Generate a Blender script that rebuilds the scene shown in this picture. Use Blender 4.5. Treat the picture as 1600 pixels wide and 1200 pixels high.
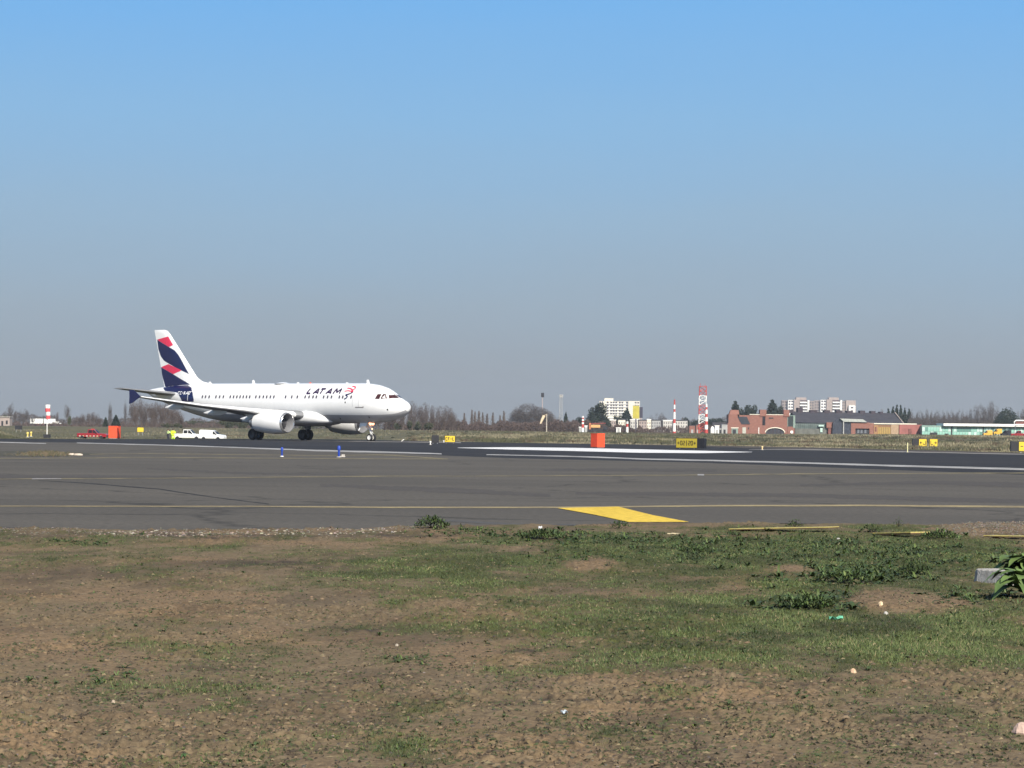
import bpy, math, random
import numpy as np
from mathutils import Vector, Matrix
for o in list(bpy.data.objects): bpy.data.objects.remove(o)
SC = bpy.context.scene; COL = SC.collection
R = math.radians; PI = math.pi
# ------------------------------------------------------------------ camera
F, ROLL, CAMH, VH = 4300.0, 0.011, 1.366, 671.25
cd = bpy.data.cameras.new('camera'); cam = bpy.data.objects.new('camera', cd); COL.objects.link(cam); SC.camera = cam
cd.sensor_width = 36; cd.lens = F / 1600 * 36; cd.shift_y = (VH - 600) / 1600; cd.clip_start = .5; cd.clip_end = 20000
c_, s_ = math.cos(ROLL), math.sin(ROLL)
cam.matrix_world = Matrix(((c_, -s_, 0, 0), (0, 0, -1, 0), (s_, c_, 0, CAMH), (0, 0, 0, 1)))
# ------------------------------------------------------------------ sky, sun, exposure
SUN_EL, SUN_DIR = R(34), (0.34, -0.94)          # direction towards the sun, horizontally (x, y)
world = bpy.data.worlds.new('World'); SC.world = world; world.use_nodes = True
nt = world.node_tree; nt.nodes.clear(); N = nt.nodes.new; L = nt.links.new
sky = N('ShaderNodeTexSky'); sky.sky_type = 'NISHITA'; sky.sun_disc = False
sky.sun_elevation = SUN_EL; sky.sun_rotation = math.atan2(SUN_DIR[0], SUN_DIR[1])
sky.air_density = 1.3; sky.dust_density = 1.5; sky.ozone_density = 1.5
tc = N('ShaderNodeTexCoord'); sp = N('ShaderNodeSeparateXYZ'); L(tc.outputs['Generated'], sp.inputs[0])
ramp = N('ShaderNodeValToRGB')
smp = N('ShaderNodeMapping'); smp.inputs['Scale'].default_value = (7, 7, 30); L(tc.outputs['Generated'], smp.inputs[0])
snz = N('ShaderNodeTexNoise'); snz.inputs['Scale'].default_value = 1.; snz.inputs['Detail'].default_value = 4; L(smp.outputs[0], snz.inputs[0])
smr = N('ShaderNodeMapRange'); smr.inputs[3].default_value = -.009; smr.inputs[4].default_value = .009; L(snz.outputs[0], smr.inputs[0])
sad = N('ShaderNodeMath'); sad.operation = 'ADD'; L(sp.outputs['Z'], sad.inputs[0]); L(smr.outputs[0], sad.inputs[1]); L(sad.outputs[0], ramp.inputs[0])       # the winter smog layer, the same all round
stops = [(0.0, (.196, .217, .236)), (.020, (.207, .236, .264)), (.045, (.210, .268, .324)), (.075, (.196, .294, .396)), (.11, (.164, .304, .468)), (.155, (.120, .288, .522)), (.24, (.085, .245, .550))]
el = ramp.color_ramp.elements
while len(el) < len(stops): el.new(.5)
for e, (p, c) in zip(el, stops): e.position = p; e.color = (*c, 1)
mr = N('ShaderNodeMapRange'); mr.inputs['From Min'].default_value = .17; mr.inputs['From Max'].default_value = .55; L(sp.outputs['Z'], mr.inputs[0])
bg1 = N('ShaderNodeBackground'); bg1.inputs[1].default_value = 1.0; L(ramp.outputs[0], bg1.inputs[0])
bg2 = N('ShaderNodeBackground'); bg2.inputs[1].default_value = .05; L(sky.outputs[0], bg2.inputs[0])
mx = N('ShaderNodeMixShader'); L(mr.outputs[0], mx.inputs[0]); L(bg1.outputs[0], mx.inputs[1]); L(bg2.outputs[0], mx.inputs[2])
wo = N('ShaderNodeOutputWorld'); L(mx.outputs[0], wo.inputs[0])
sd = bpy.data.lights.new('sun', 'SUN'); sd.energy = 4.2; sd.angle = R(.53); sd.color = (1, .94, .84)
sun = bpy.data.objects.new('sun', sd); COL.objects.link(sun)
sv = Vector((SUN_DIR[0] * math.cos(SUN_EL), SUN_DIR[1] * math.cos(SUN_EL), math.sin(SUN_EL)))
sun.rotation_euler = sv.to_track_quat('Z', 'Y').to_euler(); sun.location = (0, -20, 60)
SC.view_settings.view_transform = 'Standard'; SC.view_settings.look = 'None'
SC.view_settings.exposure = .7; SC.view_settings.gamma = 1; SC.view_settings.use_curve_mapping = False
SC.render.engine = 'CYCLES'; SC.cycles.max_bounces = 6; SC.cycles.volume_bounces = 0; SC.cycles.transparent_max_bounces = 8

# ------------------------------------------------------------------ where things stand
def slopes(px, py):
    u, v = px - 800., py - VH
    return (u * c_ + v * s_) / F, (u * s_ - v * c_) / F          # x/y and (z - CAMH)/y
def gp(px, py, z=0.):
    a, b = slopes(px, py); y = (z - CAMH) / b
    return Vector((a * y, y, z))
def ss(x, a, b):
    t = np.clip((x - a) / (b - a), 0, 1); return t * t * (3 - 2 * t)
EDGE = [(-300, 683.0), (0, 685.5), (200, 686.4), (350, 686.3), (500, 686.9), (600, 688.2), (800, 692), (1060, 695.5), (1200, 698), (1400, 702.5), (1600, 708), (1900, 716)]
def farfn():
    pts = [gp(*p) for p in EDGE]
    ang = np.array([p.x / p.y for p in pts]); ys = np.array([p.y for p in pts]); return ang, ys
_ANG, _YS = farfn()
def gz(x, y):
    """height of the field beyond the runway"""
    x = np.asarray(x, float); y = np.asarray(y, float); yy = np.maximum(y, 1)
    a = x / yy; px = 800 + a * F
    ye = np.interp(a, _ANG, _YS) + 5
    z0 = z = ss(y, ye, 620) * (.85 + .38 * ss(px, 1150, 1450))
    low = CAMH - .00508 * y - .10 * ss(y, ye, ye + 30)          # the ground falls away behind the runway at the left
    k = ss(px, -60, 60) * (1 - ss(px, 560, 700)) * (1 - ss(y, 480, 640)); z = z * (1 - k) + np.minimum(z, low) * k
    z = z + (np.sin(x * .31 + y * .11) * np.sin(y * .21 - x * .07)) * .05 * ss(y, ye + 4, ye + 40) * (1 - k * .8)
    return z
def at(px, Y):
    a, _ = slopes(px, VH); x = a * Y
    return Vector((x, Y, float(gz(x, Y))))
def on_ground(px, py):
    """first point of the terrain under a picture point"""
    a, b = slopes(px, py)
    for Y in np.arange(150, 1500, 1.):
        if CAMH + b * Y <= float(gz(a * Y, Y)): return Vector((a * Y, Y, float(gz(a * Y, Y))))
    return at(px, 600)

# ------------------------------------------------------------------ materials
MATS = {}
def mat(name, col, rough=.6, var=.12, scale=8., metal=0., bump=0., spec=.5, col2=None, detail=4, emit=None, emits=0., attr=None, coat=0., stretch=None, contrast=(.35, .65), gen=False, bscale=None):
    if name in MATS: return MATS[name]
    m = bpy.data.materials.new(name); MATS[name] = m; m.use_nodes = True; t = m.node_tree; b = t.nodes['Principled BSDF']
    n = t.nodes.new; l = t.links.new
    b.inputs['Roughness'].default_value = rough; b.inputs['Metallic'].default_value = metal
    b.inputs['Specular IOR Level'].default_value = spec; b.inputs['Coat Weight'].default_value = coat
    c = n('ShaderNodeTexCoord'); mp = n('ShaderNodeMapping'); l(c.outputs['Object'], mp.inputs[0])
    if stretch: mp.inputs['Scale'].default_value = stretch
    nz = n('ShaderNodeTexNoise'); nz.inputs['Scale'].default_value = scale; nz.inputs['Detail'].default_value = detail; l(mp.outputs[0], nz.inputs[0])
    mr = n('ShaderNodeMapRange'); mr.inputs[1].default_value, mr.inputs[2].default_value = contrast; l(nz.outputs[0], mr.inputs[0])
    mix = n('ShaderNodeMix'); mix.data_type = 'RGBA'; l(mr.outputs[0], mix.inputs[0])
    c2 = col2 or tuple(min(1, k * (1 + var)) for k in col); c1 = col if col2 else tuple(k * (1 - var) for k in col)
    mix.inputs[6].default_value = (*c1, 1); mix.inputs[7].default_value = (*c2, 1)
    out = mix.outputs[2]
    if attr:
        a = n('ShaderNodeAttribute'); a.attribute_name = attr
        m2 = n('ShaderNodeMix'); m2.data_type = 'RGBA'; m2.blend_type = 'MULTIPLY'; m2.inputs[0].default_value = 1
        l(out, m2.inputs[6]); l(a.outputs['Color'], m2.inputs[7]); out = m2.outputs[2]
    l(out, b.inputs['Base Color'])
    if bump:
        bn = n('ShaderNodeBump'); bn.inputs['Strength'].default_value = bump; bn.inputs['Distance'].default_value = .02
        src = nz
        if bscale:
            src = n('ShaderNodeTexNoise'); src.inputs['Scale'].default_value = bscale; src.inputs['Detail'].default_value = 6; l(c.outputs['Object'], src.inputs[0])
        l(src.outputs[0], bn.inputs['Height']); l(bn.outputs[0], b.inputs['Normal'])
    if emit:
        b.inputs['Emission Color'].default_value = (*emit, 1); b.inputs['Emission Strength'].default_value = emits
    return m
WHITE = mat('white_aircraft_paint', (.84, .84, .83), .32, .02, 1.5, coat=.3)
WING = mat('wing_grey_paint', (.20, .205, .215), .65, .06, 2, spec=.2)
NAVY = mat('navy_paint', (.008, .009, .062), .3, .08, 3, coat=.3)
CORAL = mat('coral_paint', (.70, .035, .09), .35, .05, 3)
GLASS = mat('dark_glass', (.02, .018, .022), .08, .3, 4)
CGLASS = mat('cockpit_glass', (.055, .02, .022), .1, .4, 5)
RUBBER = mat('black_rubber', (.018, .018, .02), .75, .2, 6)
STEEL = mat('grey_gear_metal', (.35, .36, .37), .4, .15, 6, metal=.5)
LIP = mat('polished_lip_metal', (.62, .62, .63), .25, .05, 4, metal=.8)
DARKM = mat('dark_engine_metal', (.05, .05, .055), .4, .2, 8, metal=.6)
FANM = mat('fan_blade_metal', (.16, .16, .18), .35, .2, 8, metal=.7)
CARW = mat('white_car_paint', (.80, .79, .76), .3, .03, 3, coat=.4)
CARR = mat('red_car_paint', (.27, .012, .018), .3, .08, 3, coat=.4)
YEL = mat('yellow_sign_face', (.66, .47, .025), .5, .06, 3)
YELP = mat('yellow_vehicle_paint', (.62, .36, .04), .4, .06, 3)
BLK = mat('black_sign_paint', (.012, .012, .016), .6, .2, 3)
ORANGE = mat('orange_panel', (.85, .085, .03), .55, .05, 3)
REDP = mat('red_mast_paint', (.44, .055, .045), .55, .1, 3)
WHP = mat('white_mast_paint', (.78, .76, .72), .55, .05, 3)
BRICK = mat('red_brick', (.19, .082, .062), .85, .2, 1.2, stretch=(1, 1, 5), col2=(.27, .125, .092))
BRICKD = mat('dark_red_brick', (.16, .06, .05), .85, .2, 1.2)
ROOFD = mat('dark_slate_roof', (.040, .040, .050), .75, .12, .6, col2=(.056, .055, .066))
CREAM = mat('cream_render_wall', (.72, .67, .55), .8, .05, .3)
TAUPE = mat('taupe_wall', (.34, .28, .25), .8, .1, .3)
GREYW = mat('grey_wall', (.34, .34, .33), .8, .12, .5)
WHW = mat('white_wall', (.78, .77, .73), .7, .05, .4)
GGL = mat('green_tinted_glass', (.20, .42, .34), .25, .25, .5, col2=(.38, .62, .52))
GGL2 = mat('green_glass_dim', (.13, .27, .23), .2, .2, .5)
GGL3 = mat('green_glass_pale', (.52, .70, .62), .3, .2, .5)
GFR = mat('green_metal_frame', (.20, .27, .23), .5, .1, 1)
WROOF = mat('white_metal_roof', (.85, .83, .79), .5, .03, .3)
TAN = mat('tan_panel', (.34, .19, .085), .8, .12, .8)
BLUEP = mat('blue_light_plastic', (.008, .045, .34), .45, .1, 8)
HIVIS = mat('hivis_yellow_cloth', (.62, .95, .03), .75, .06, 8)
DARKC = mat('dark_work_cloth', (.03, .03, .045), .85, .2, 8)
SKIN = mat('skin', (.42, .25, .17), .6, .05, 8)
CONC = mat('weathered_concrete', (.33, .305, .275), .9, .2, 18, bump=.5, col2=(.52, .49, .45), bscale=60)
PLANKY = mat('yellow_painted_timber', (.50, .40, .11), .7, .2, 12, col2=(.36, .31, .13), stretch=(1, 8, 1), bump=.3)
WOODS = mat('bare_side_timber', (.10, .055, .03), .9, .2, 12)
BARK = mat('grey_bark', (.11, .09, .075), .95, .2, 3)
TWIG = mat('bare_brown_twigs', (.075, .056, .050), .95, .2, .35, col2=(.115, .086, .073), attr='tint')
TWIGG = mat('bare_grey_twigs', (.075, .066, .066), .95, .2, .35, col2=(.115, .10, .095), attr='tint')
POPL = mat('poplar_twigs', (.11, .08, .06), .95, .2, .3, col2=(.15, .11, .085), attr='tint')
EVER = mat('dark_evergreen_foliage', (.014, .024, .017), .9, .2, .5, col2=(.026, .040, .026), attr='tint')
OLIVE = mat('olive_hedge_foliage', (.045, .055, .03), .85, .2, .5, col2=(.075, .08, .04), attr='tint')
LEAF = mat('weed_leaf', (.056, .092, .026), .6, .2, 9, col2=(.098, .145, .042), attr='tint')
BLADE = mat('grass_blades', (.9, .9, .9), .7, .08, 3, attr='tint')
GRAV = mat('pale_gravel_stone', (.105, .092, .075), .9, .25, 12, attr='tint', col2=(.18, .16, .135))
SIGNTXT = mat('black_sign_lettering', (.05, .035, .01), .6, .1, 3)

# ------------------------------------------------------------------ mesh building
class B:
    def __init__(s): s.v = []; s.f = []; s.m = []
    def add(s, vs, fs, mi=0):
        k = len(s.v); s.v += [tuple(p) for p in vs]; s.f += [tuple(i + k for i in f) for f in fs]; s.m += [mi] * len(fs); return s
    def box(s, x0, x1, y0, y1, z0, z1, mi=0, rz=0, c=None):
        vs = [(x, y, z) for z in (z0, z1) for y in (y0, y1) for x in (x0, x1)]
        if rz:
            c = c or ((x0 + x1) / 2, (y0 + y1) / 2); a, b = math.cos(rz), math.sin(rz)
            vs = [(c[0] + (x - c[0]) * a - (y - c[1]) * b, c[1] + (x - c[0]) * b + (y - c[1]) * a, z) for x, y, z in vs]
        return s.add(vs, [(0, 2, 3, 1), (4, 5, 7, 6), (0, 1, 5, 4), (2, 6, 7, 3), (0, 4, 6, 2), (1, 3, 7, 5)], mi)
    def bar(s, a, b, w, h=None, mi=0):
        return s.tube([a, b], [w, w], 4, mi)
    def tube(s, pts, rad, n=8, mi=0, cap=True):
        rings = []; pts = [Vector(p) for p in pts]
        for i, p in enumerate(pts):
            d = (pts[min(i + 1, len(pts) - 1)] - pts[max(i - 1, 0)]).normalized()
            u = d.cross(Vector((0, 0, 1)));  u = u if u.length > .05 else d.cross(Vector((0, 1, 0))); u.normalize(); w = d.cross(u)
            rings.append([p + (u * math.cos(2 * PI * (j + .5) / n) + w * math.sin(2 * PI * (j + .5) / n)) * rad[i] for j in range(n)])
        return s.loft(rings, mi, cap)
    def loft(s, rings, mi=0, cap=True):
        n = len(rings[0]); vs = [p for r in rings for p in r]; fs = []
        for i in range(len(rings) - 1):
            for j in range(n):
                a = i * n + j; b = i * n + (j + 1) % n; fs.append((a, b, b + n, a + n))
        if cap: fs.append(tuple(reversed(range(n)))); fs.append(tuple(range((len(rings) - 1) * n, len(rings) * n)))
        return s.add(vs, fs, mi)
    def lathe(s, prof, c, axis='x', n=24, mi=0, cap=False):
        rings = []
        for t, r in prof:
            ring = []
            for j in range(n):
                a = 2 * PI * j / n; p, q = r * math.cos(a), r * math.sin(a)
                ring.append({'x': (c[0] + t, c[1] + p, c[2] + q), 'y': (c[0] + p, c[1] + t, c[2] + q), 'z': (c[0] + p, c[1] + q, c[2] + t)}[axis])
            rings.append(ring)
        return s.loft(rings, mi, cap)
    def prism(s, poly, y0, y1, mi=0, top=1., cx=None):
        """outline in (x, z) pushed from y0 to y1"""
        n = len(poly); vs = [(x, y0, z) for x, z in poly] + [(x, y1, z) for x, z in poly]
        return s.add(vs, [tuple(range(n)), tuple(reversed(range(n, 2 * n)))] + [(i + n, (i + 1) % n + n, (i + 1) % n, i) for i in range(n)], mi)
    def build(s, name, mats, parent=None, smooth=False, bevel=0):
        me = bpy.data.meshes.new(name); me.from_pydata(s.v, [], s.f)
        mats = mats if isinstance(mats, (list, tuple)) else [mats]
        for m in mats: me.materials.append(m)
        me.polygons.foreach_set('material_index', s.m)
        import bmesh
        bm = bmesh.new(); bm.from_mesh(me); bmesh.ops.recalc_face_normals(bm, faces=bm.faces); bm.to_mesh(me); bm.free()
        o = bpy.data.objects.new(name, me); COL.objects.link(o)
        if parent: o.parent = parent
        if smooth:
            me.polygons.foreach_set('use_smooth', [True] * len(me.polygons))
            me.set_sharp_from_angle(angle=R(40))
        if bevel:
            md = o.modifiers.new('bevel', 'BEVEL'); md.width = bevel; md.segments = 2; md.limit_method = 'ANGLE'
        return o
def tag(o, label=None, cat=None, group=None, kind=None):
    if label: o['label'] = label
    if cat: o['category'] = cat
    if group: o['group'] = group
    if kind: o['kind'] = kind
    return o
def thing(name, loc, label, cat, group=None, rz=0.):
    o = bpy.data.objects.new(name, None); COL.objects.link(o); o.location = loc; o.rotation_euler = (0, 0, rz); o.empty_display_size = .3
    return tag(o, label, cat, group)
def dup_tree(root, loc, rz=None, scale=None, label=None, group=None):
    r = root.copy(); COL.objects.link(r); r.location = loc
    if rz is not None: r.rotation_euler = (0, 0, rz)
    if scale is not None: r.scale = scale
    if label: r['label'] = label
    if group: r['group'] = group
    for ch in list(root.children):
        c = ch.copy(); COL.objects.link(c); c.parent = r
        for g in ch.children:
            d = g.copy(); COL.objects.link(d); d.parent = c
    return r
def npmesh(name, V, Fc, m, col=None, smooth=False, parent=None):
    me = bpy.data.meshes.new(name); V = np.asarray(V, np.float32); Fc = np.asarray(Fc, np.int32); k = Fc.shape[1]
    me.vertices.add(len(V)); me.vertices.foreach_set('co', V.ravel())
    me.loops.add(Fc.size); me.loops.foreach_set('vertex_index', Fc.ravel())
    me.polygons.add(len(Fc)); me.polygons.foreach_set('loop_start', np.arange(len(Fc), dtype=np.int32) * k)
    me.polygons.foreach_set('loop_total', np.full(len(Fc), k, np.int32))
    if col is not None:
        a = me.color_attributes.new('tint', 'FLOAT_COLOR', 'POINT'); a.data.foreach_set('color', np.c_[col, np.ones(len(col))].astype(np.float32).ravel())
    me.polygons.foreach_set('use_smooth', np.full(len(Fc), smooth)); me.update(calc_edges=True); me.materials.append(m)
    o = bpy.data.objects.new(name, me); COL.objects.link(o)
    if parent: o.parent = parent
    return o
def hsh(i, j, s):
    x = np.sin(i * 127.1 + j * 311.7 + s * 74.7) * 43758.5453; return x - np.floor(x)
def vn(x, y, s=0):
    i, j = np.floor(x), np.floor(y); u, v = x - i, y - j; u = u * u * (3 - 2 * u); v = v * v * (3 - 2 * v)
    return (hsh(i, j, s) * (1 - u) + hsh(i + 1, j, s) * u) * (1 - v) + (hsh(i, j + 1, s) * (1 - u) + hsh(i + 1, j + 1, s) * u) * v
def fbm(x, y, s=0, o=4):
    r = 0; a = .5
    for k in range(o): r = r + a * vn(x * 2 ** k, y * 2 ** k, s + k); a *= .5
    return r / (1 - .5 ** o)

# ================================================================== THE GROUND
def ground_sheet(name, poly, z, m, kind='structure'):
    """flat sheet from picture points on the level ground"""
    pts = [gp(x, y, 0.) for x, y in poly]; b = B(); b.add([(p.x, p.y, z) for p in pts], [tuple(range(len(pts)))])
    o = b.build(name, m); o['kind'] = kind; return o
def strip(name, top, bot, z, m, kind='structure', n=24, rag=0., seed=0):
    """sheet between two picture polylines (top and bottom), n steps across"""
    xs = np.unique(np.r_[np.linspace(max(top[0][0], bot[0][0]), min(top[-1][0], bot[-1][0]), n)])
    rn = random.Random(seed); V = []; Fc = []
    for i, x in enumerate(xs):
        yt = np.interp(x, [p[0] for p in top], [p[1] for p in top]); yb = np.interp(x, [p[0] for p in bot], [p[1] for p in bot])
        yt += rn.uniform(-rag, rag); yb += rn.uniform(-rag, rag)
        a, b = gp(x, yt), gp(x, yb); V += [(a.x, a.y, z), (b.x, b.y, z)]
        if i: k = 2 * i; Fc.append((k - 2, k - 1, k + 1, k))
    b = B(); b.add(V, Fc); o = b.build(name, m); o['kind'] = kind; return o
def ground_material(name, base, dark, scale, strx=(1, 1, 1), bump=.3, cracks=False):
    m = bpy.data.materials.new(name); m.use_nodes = True; t = m.node_tree; b = t.nodes['Principled BSDF']; n = t.nodes.new; l = t.links.new
    b.inputs['Roughness'].default_value = .92; b.inputs['Specular IOR Level'].default_value = .25
    g = n('ShaderNodeNewGeometry'); mp = n('ShaderNodeMapping'); l(g.outputs['Position'], mp.inputs[0]); mp.inputs['Scale'].default_value = strx
    a = n('ShaderNodeTexNoise'); a.inputs['Scale'].default_value = scale; a.inputs['Detail'].default_value = 6; a.inputs['Roughness'].default_value = .6; l(mp.outputs[0], a.inputs[0])
    f = n('ShaderNodeTexNoise'); f.inputs['Scale'].default_value = 9; f.inputs['Detail'].default_value = 5; l(g.outputs['Position'], f.inputs[0])
    mr = n('ShaderNodeMapRange'); mr.inputs[1].default_value = .36; mr.inputs[2].default_value = .66; l(a.outputs[0], mr.inputs[0])
    mx = n('ShaderNodeMix'); mx.data_type = 'RGBA'; mx.inputs[6].default_value = (*dark, 1); mx.inputs[7].default_value = (*base, 1); l(mr.outputs[0], mx.inputs[0])
    mr2 = n('ShaderNodeMapRange'); mr2.inputs[1].default_value = .3; mr2.inputs[2].default_value = .7; mr2.inputs[3].default_value = .74; mr2.inputs[4].default_value = 1.22; l(f.outputs[0], mr2.inputs[0])
    m2 = n('ShaderNodeMix'); m2.data_type = 'RGBA'; m2.blend_type = 'MULTIPLY'; m2.inputs[0].default_value = 1; l(mx.outputs[2], m2.inputs[6]); l(mr2.outputs[0], m2.inputs[7])
    out = m2.outputs[2]
    if cracks:
        v = n('ShaderNodeTexVoronoi'); v.feature = 'DISTANCE_TO_EDGE'; v.inputs['Scale'].default_value = .09
        w = n('ShaderNodeTexNoise'); w.inputs['Scale'].default_value = .6; w.inputs['Detail'].default_value = 4; l(g.outputs['Position'], w.inputs[0])
        ma = n('ShaderNodeVectorMath'); ma.operation = 'MULTIPLY_ADD'; ma.inputs[1].default_value = (2.5, 2.5, 0); l(w.outputs['Color'], ma.inputs[0]); l(g.outputs['Position'], ma.inputs[2]); l(ma.outputs[0], v.inputs['Vector'])
        mr3 = n('ShaderNodeMapRange'); mr3.inputs[1].default_value = .0; mr3.inputs[2].default_value = .012; mr3.inputs[3].default_value = .55; mr3.inputs[4].default_value = 1; l(v.outputs['Distance'], mr3.inputs[0])
        m3 = n('ShaderNodeMix'); m3.data_type = 'RGBA'; m3.blend_type = 'MULTIPLY'; m3.inputs[0].default_value = 1; l(out, m3.inputs[6]); l(mr3.outputs[0], m3.inputs[7]); out = m3.outputs[2]
    l(out, b.inputs['Base Color'])
    bn = n('ShaderNodeBump'); bn.inputs['Strength'].default_value = bump; bn.inputs['Distance'].default_value = .01
    g2 = n('ShaderNodeTexNoise'); g2.inputs['Scale'].default_value = 60; g2.inputs['Detail'].default_value = 3; l(g.outputs['Position'], g2.inputs[0]); l(g2.outputs[0], bn.inputs['Height']); l(bn.outputs[0], b.inputs['Normal'])
    return m
APRON = ground_material('worn_grey_asphalt', (.108, .096, .080), (.085, .076, .064), .055, (1, 2.2, 1), cracks=True)
RUNWAY = ground_material('dark_runway_asphalt', (.033, .031, .032), (.022, .021, .023), .05, (.6, 2, 1))
LPAINT = ground_material('worn_yellow_line_paint', (.26, .22, .12), (.105, .093, .070), 1.1)
YPAINT = ground_material('yellow_block_paint', (.74, .52, .07), (.64, .44, .055), .6, (3, .3, 1))
WPAINT = ground_material('white_line_paint', (.50, .49, .48), (.20, .195, .19), .5)
WPAINT2 = ground_material('bright_white_paint', (.80, .80, .80), (.70, .70, .70), .5)
PALE = ground_material('pale_concrete_edge', (.30, .285, .27), (.14, .13, .12), .12)

# the big sheet under everything: fan-shaped grid that reaches the horizon
def big_ground():
    m = ground_material('winter_field_grass', (.150, .122, .070), (.075, .080, .038), .045, (1, 3, 1))
    ys = np.r_[-60, -20, 4, 30, 60, 120, 180, 210, np.linspace(225, 640, 150), np.geomspace(660, 9000, 24)]
    an = np.linspace(-.34, .34, 180)
    Y, A = np.meshgrid(ys, an, indexing='ij'); X = A * np.maximum(Y, 260) ; 
    X = np.where(Y < 260, A * 260 + A * 0, X)
    Z = gz(X, Y) - .07 * (1 - ss(Y, 200, 700) * 0); n = len(an)
    ang_e = np.interp(X / np.maximum(Y, 1), _ANG, _YS) + 2
    Z = np.where(Y > ang_e, gz(X, Y), -.07 - .12 * (Y < 60))
    V = np.c_[X.ravel(), Y.ravel(), Z.ravel()]
    i = np.arange(len(ys) - 1)[:, None] * n + np.arange(n - 1)[None]; i = i.ravel()
    o = npmesh('grass_field', V, np.c_[i, i + 1, i + n + 1, i + n], m, smooth=True); o['kind'] = 'structure'
    # wide earth far to the sides and behind, out of the frame
    b = B(); b.add([(-9000, -3000, -1.9), (9000, -3000, -1.9), (9000, 9500, -1.9), (-9000, 9500, -1.9)], [(0, 1, 2, 3)])
    o = b.build('earth', m); o['kind'] = 'structure'
big_ground()

NEAR = [(-400, 824), (0, 827), (180, 829), (330, 829), (560, 827), (620, 824), (700, 823), (800, 822), (900, 820), (1000, 817), (1100, 817), (1250, 818), (1400, 820), (1470, 823), (1520, 819), (1600, 817), (2000, 814)]
def far_edge(): return [(x, y - .6) for x, y in EDGE]
strip('apron', [(-400, 689.0), (-100, 688.6), (0, 690), (150, 692), (300, 696), (600, 708), (800, 716), (1100, 723), (1600, 742), (2000, 760)], NEAR, .0, APRON, n=90)
strip('runway', far_edge(), [(-300, 689.6), (-100, 689.2), (0, 690.6), (150, 692.6), (300, 696.6), (600, 708.6), (800, 716.6), (1100, 723.6), (1600, 742.6), (1900, 756.6)], -.004, RUNWAY, n=80)
# painted markings
strip('white_edge_line', [(-200, 686.5), (0, 690.3), (72, 692.4)], [(-200, 687.5), (0, 691.6), (72, 693.6)], .004, WPAINT, n=8)
strip('white_edge_line', [(120, 691.4), (300, 696.0), (400, 699.6), (500, 703.0), (600, 705.4), (690, 708.4)], [(120, 692.6), (300, 697.4), (400, 701.2), (500, 705.2), (600, 707.6), (690, 710.0)], .004, WPAINT, n=30, rag=.12)
strip('white_edge_line', [(760, 709.8), (900, 712.4), (1000, 716.0), (1200, 720.6), (1400, 726.6), (1600, 731.8), (1900, 740)], [(760, 711.0), (900, 714.2), (1000, 718.0), (1200, 723.0), (1400, 729.2), (1600, 734.8), (1900, 743.6)], .004, WPAINT, n=40, rag=.15)
strip('white_runway_stripe', [(715, 699.6), (800, 698.8), (900, 699.9), (1000, 702.2), (1100, 704.4), (1175, 706.2)], [(715, 700.0), (800, 702.6), (900, 705.0), (1000, 707.6), (1100, 708.2), (1175, 706.6)], .008, WPAINT2, n=30)
strip('pale_runway_edge', [(1170, 702.2), (1250, 701.6), (1400, 705.0), (1600, 709.4), (1900, 717.5)], [(1170, 703.0), (1250, 703.2), (1400, 706.6), (1600, 710.8), (1900, 719.5)], .012, PALE, n=30, rag=.15)
strip('pale_runway_edge', [(480, 688.6), (560, 689.4), (720, 690.8)], [(480, 689.0), (560, 690.2), (720, 692.4)], .012, PALE, n=20, rag=.2)
strip('yellow_taxi_line', [(0, 790.4), (400, 790.6), (600, 792.0), (870, 792.0), (1100, 789.4), (1350, 788.6), (1600, 790.6), (1900, 794)], [(0, 791.6), (400, 792.2), (600, 794.0), (870, 794.2), (1100, 791.8), (1350, 791.2), (1600, 793.6), (1900, 797.4)], .004, ground_material('fresher_yellow_line_paint', (.36, .29, .15), (.22, .18, .11), 1.2), n=60, rag=.12)
strip('yellow_taxi_line', [(-200, 749), (50, 747.6), (300, 746.6), (450, 744.8), (600, 743.4), (740, 743.4)], [(-200, 750), (50, 748.8), (300, 747.6), (450, 746.0), (600, 744.8), (740, 744.4)], .004, LPAINT, n=40, rag=.2)
strip('yellow_taxi_line', [(742, 743.4), (900, 742.6), (1100, 741.6), (1250, 739.6), (1400, 739.2), (1600, 738.2)], [(742, 744.4), (900, 743.8), (1100, 742.8), (1250, 741.2), (1400, 740.6), (1600, 739.8)], .004, LPAINT, n=40, rag=.25)
strip('yellow_taxi_line', [(-100, 716.2), (120, 715.2), (200, 714.0), (420, 715.4), (640, 716.6), (700, 716.4)], [(-100, 717.2), (120, 716.2), (200, 715.0), (420, 716.6), (640, 717.6), (700, 717.8)], .004, LPAINT, n=30, rag=.2)
strip('yellow_taxi_line', [(140, 709.6), (230, 708.4), (520, 711.6), (600, 709.8), (690, 716.2)], [(140, 710.4), (230, 709.4), (520, 712.4), (600, 711.6), (690, 717.4)], .008, LPAINT, n=24, rag=.25)
strip('faded_line_patch', [(50, 747.8), (96, 747.8)], [(50, 749.4), (96, 749.0)], .008, PALE, n=6, rag=.2)
strip('faded_line_patch', [(1090, 741.2), (1100, 741.2)], [(1090, 743.2), (1100, 743.4)], .008, WPAINT, n=3)
ground_sheet('yellow_painted_block', [(871, 794.4), (930, 805), (983, 816.4), (1077, 816.2), (1020, 805.5), (966, 792.2)], .008, YPAINT)
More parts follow.
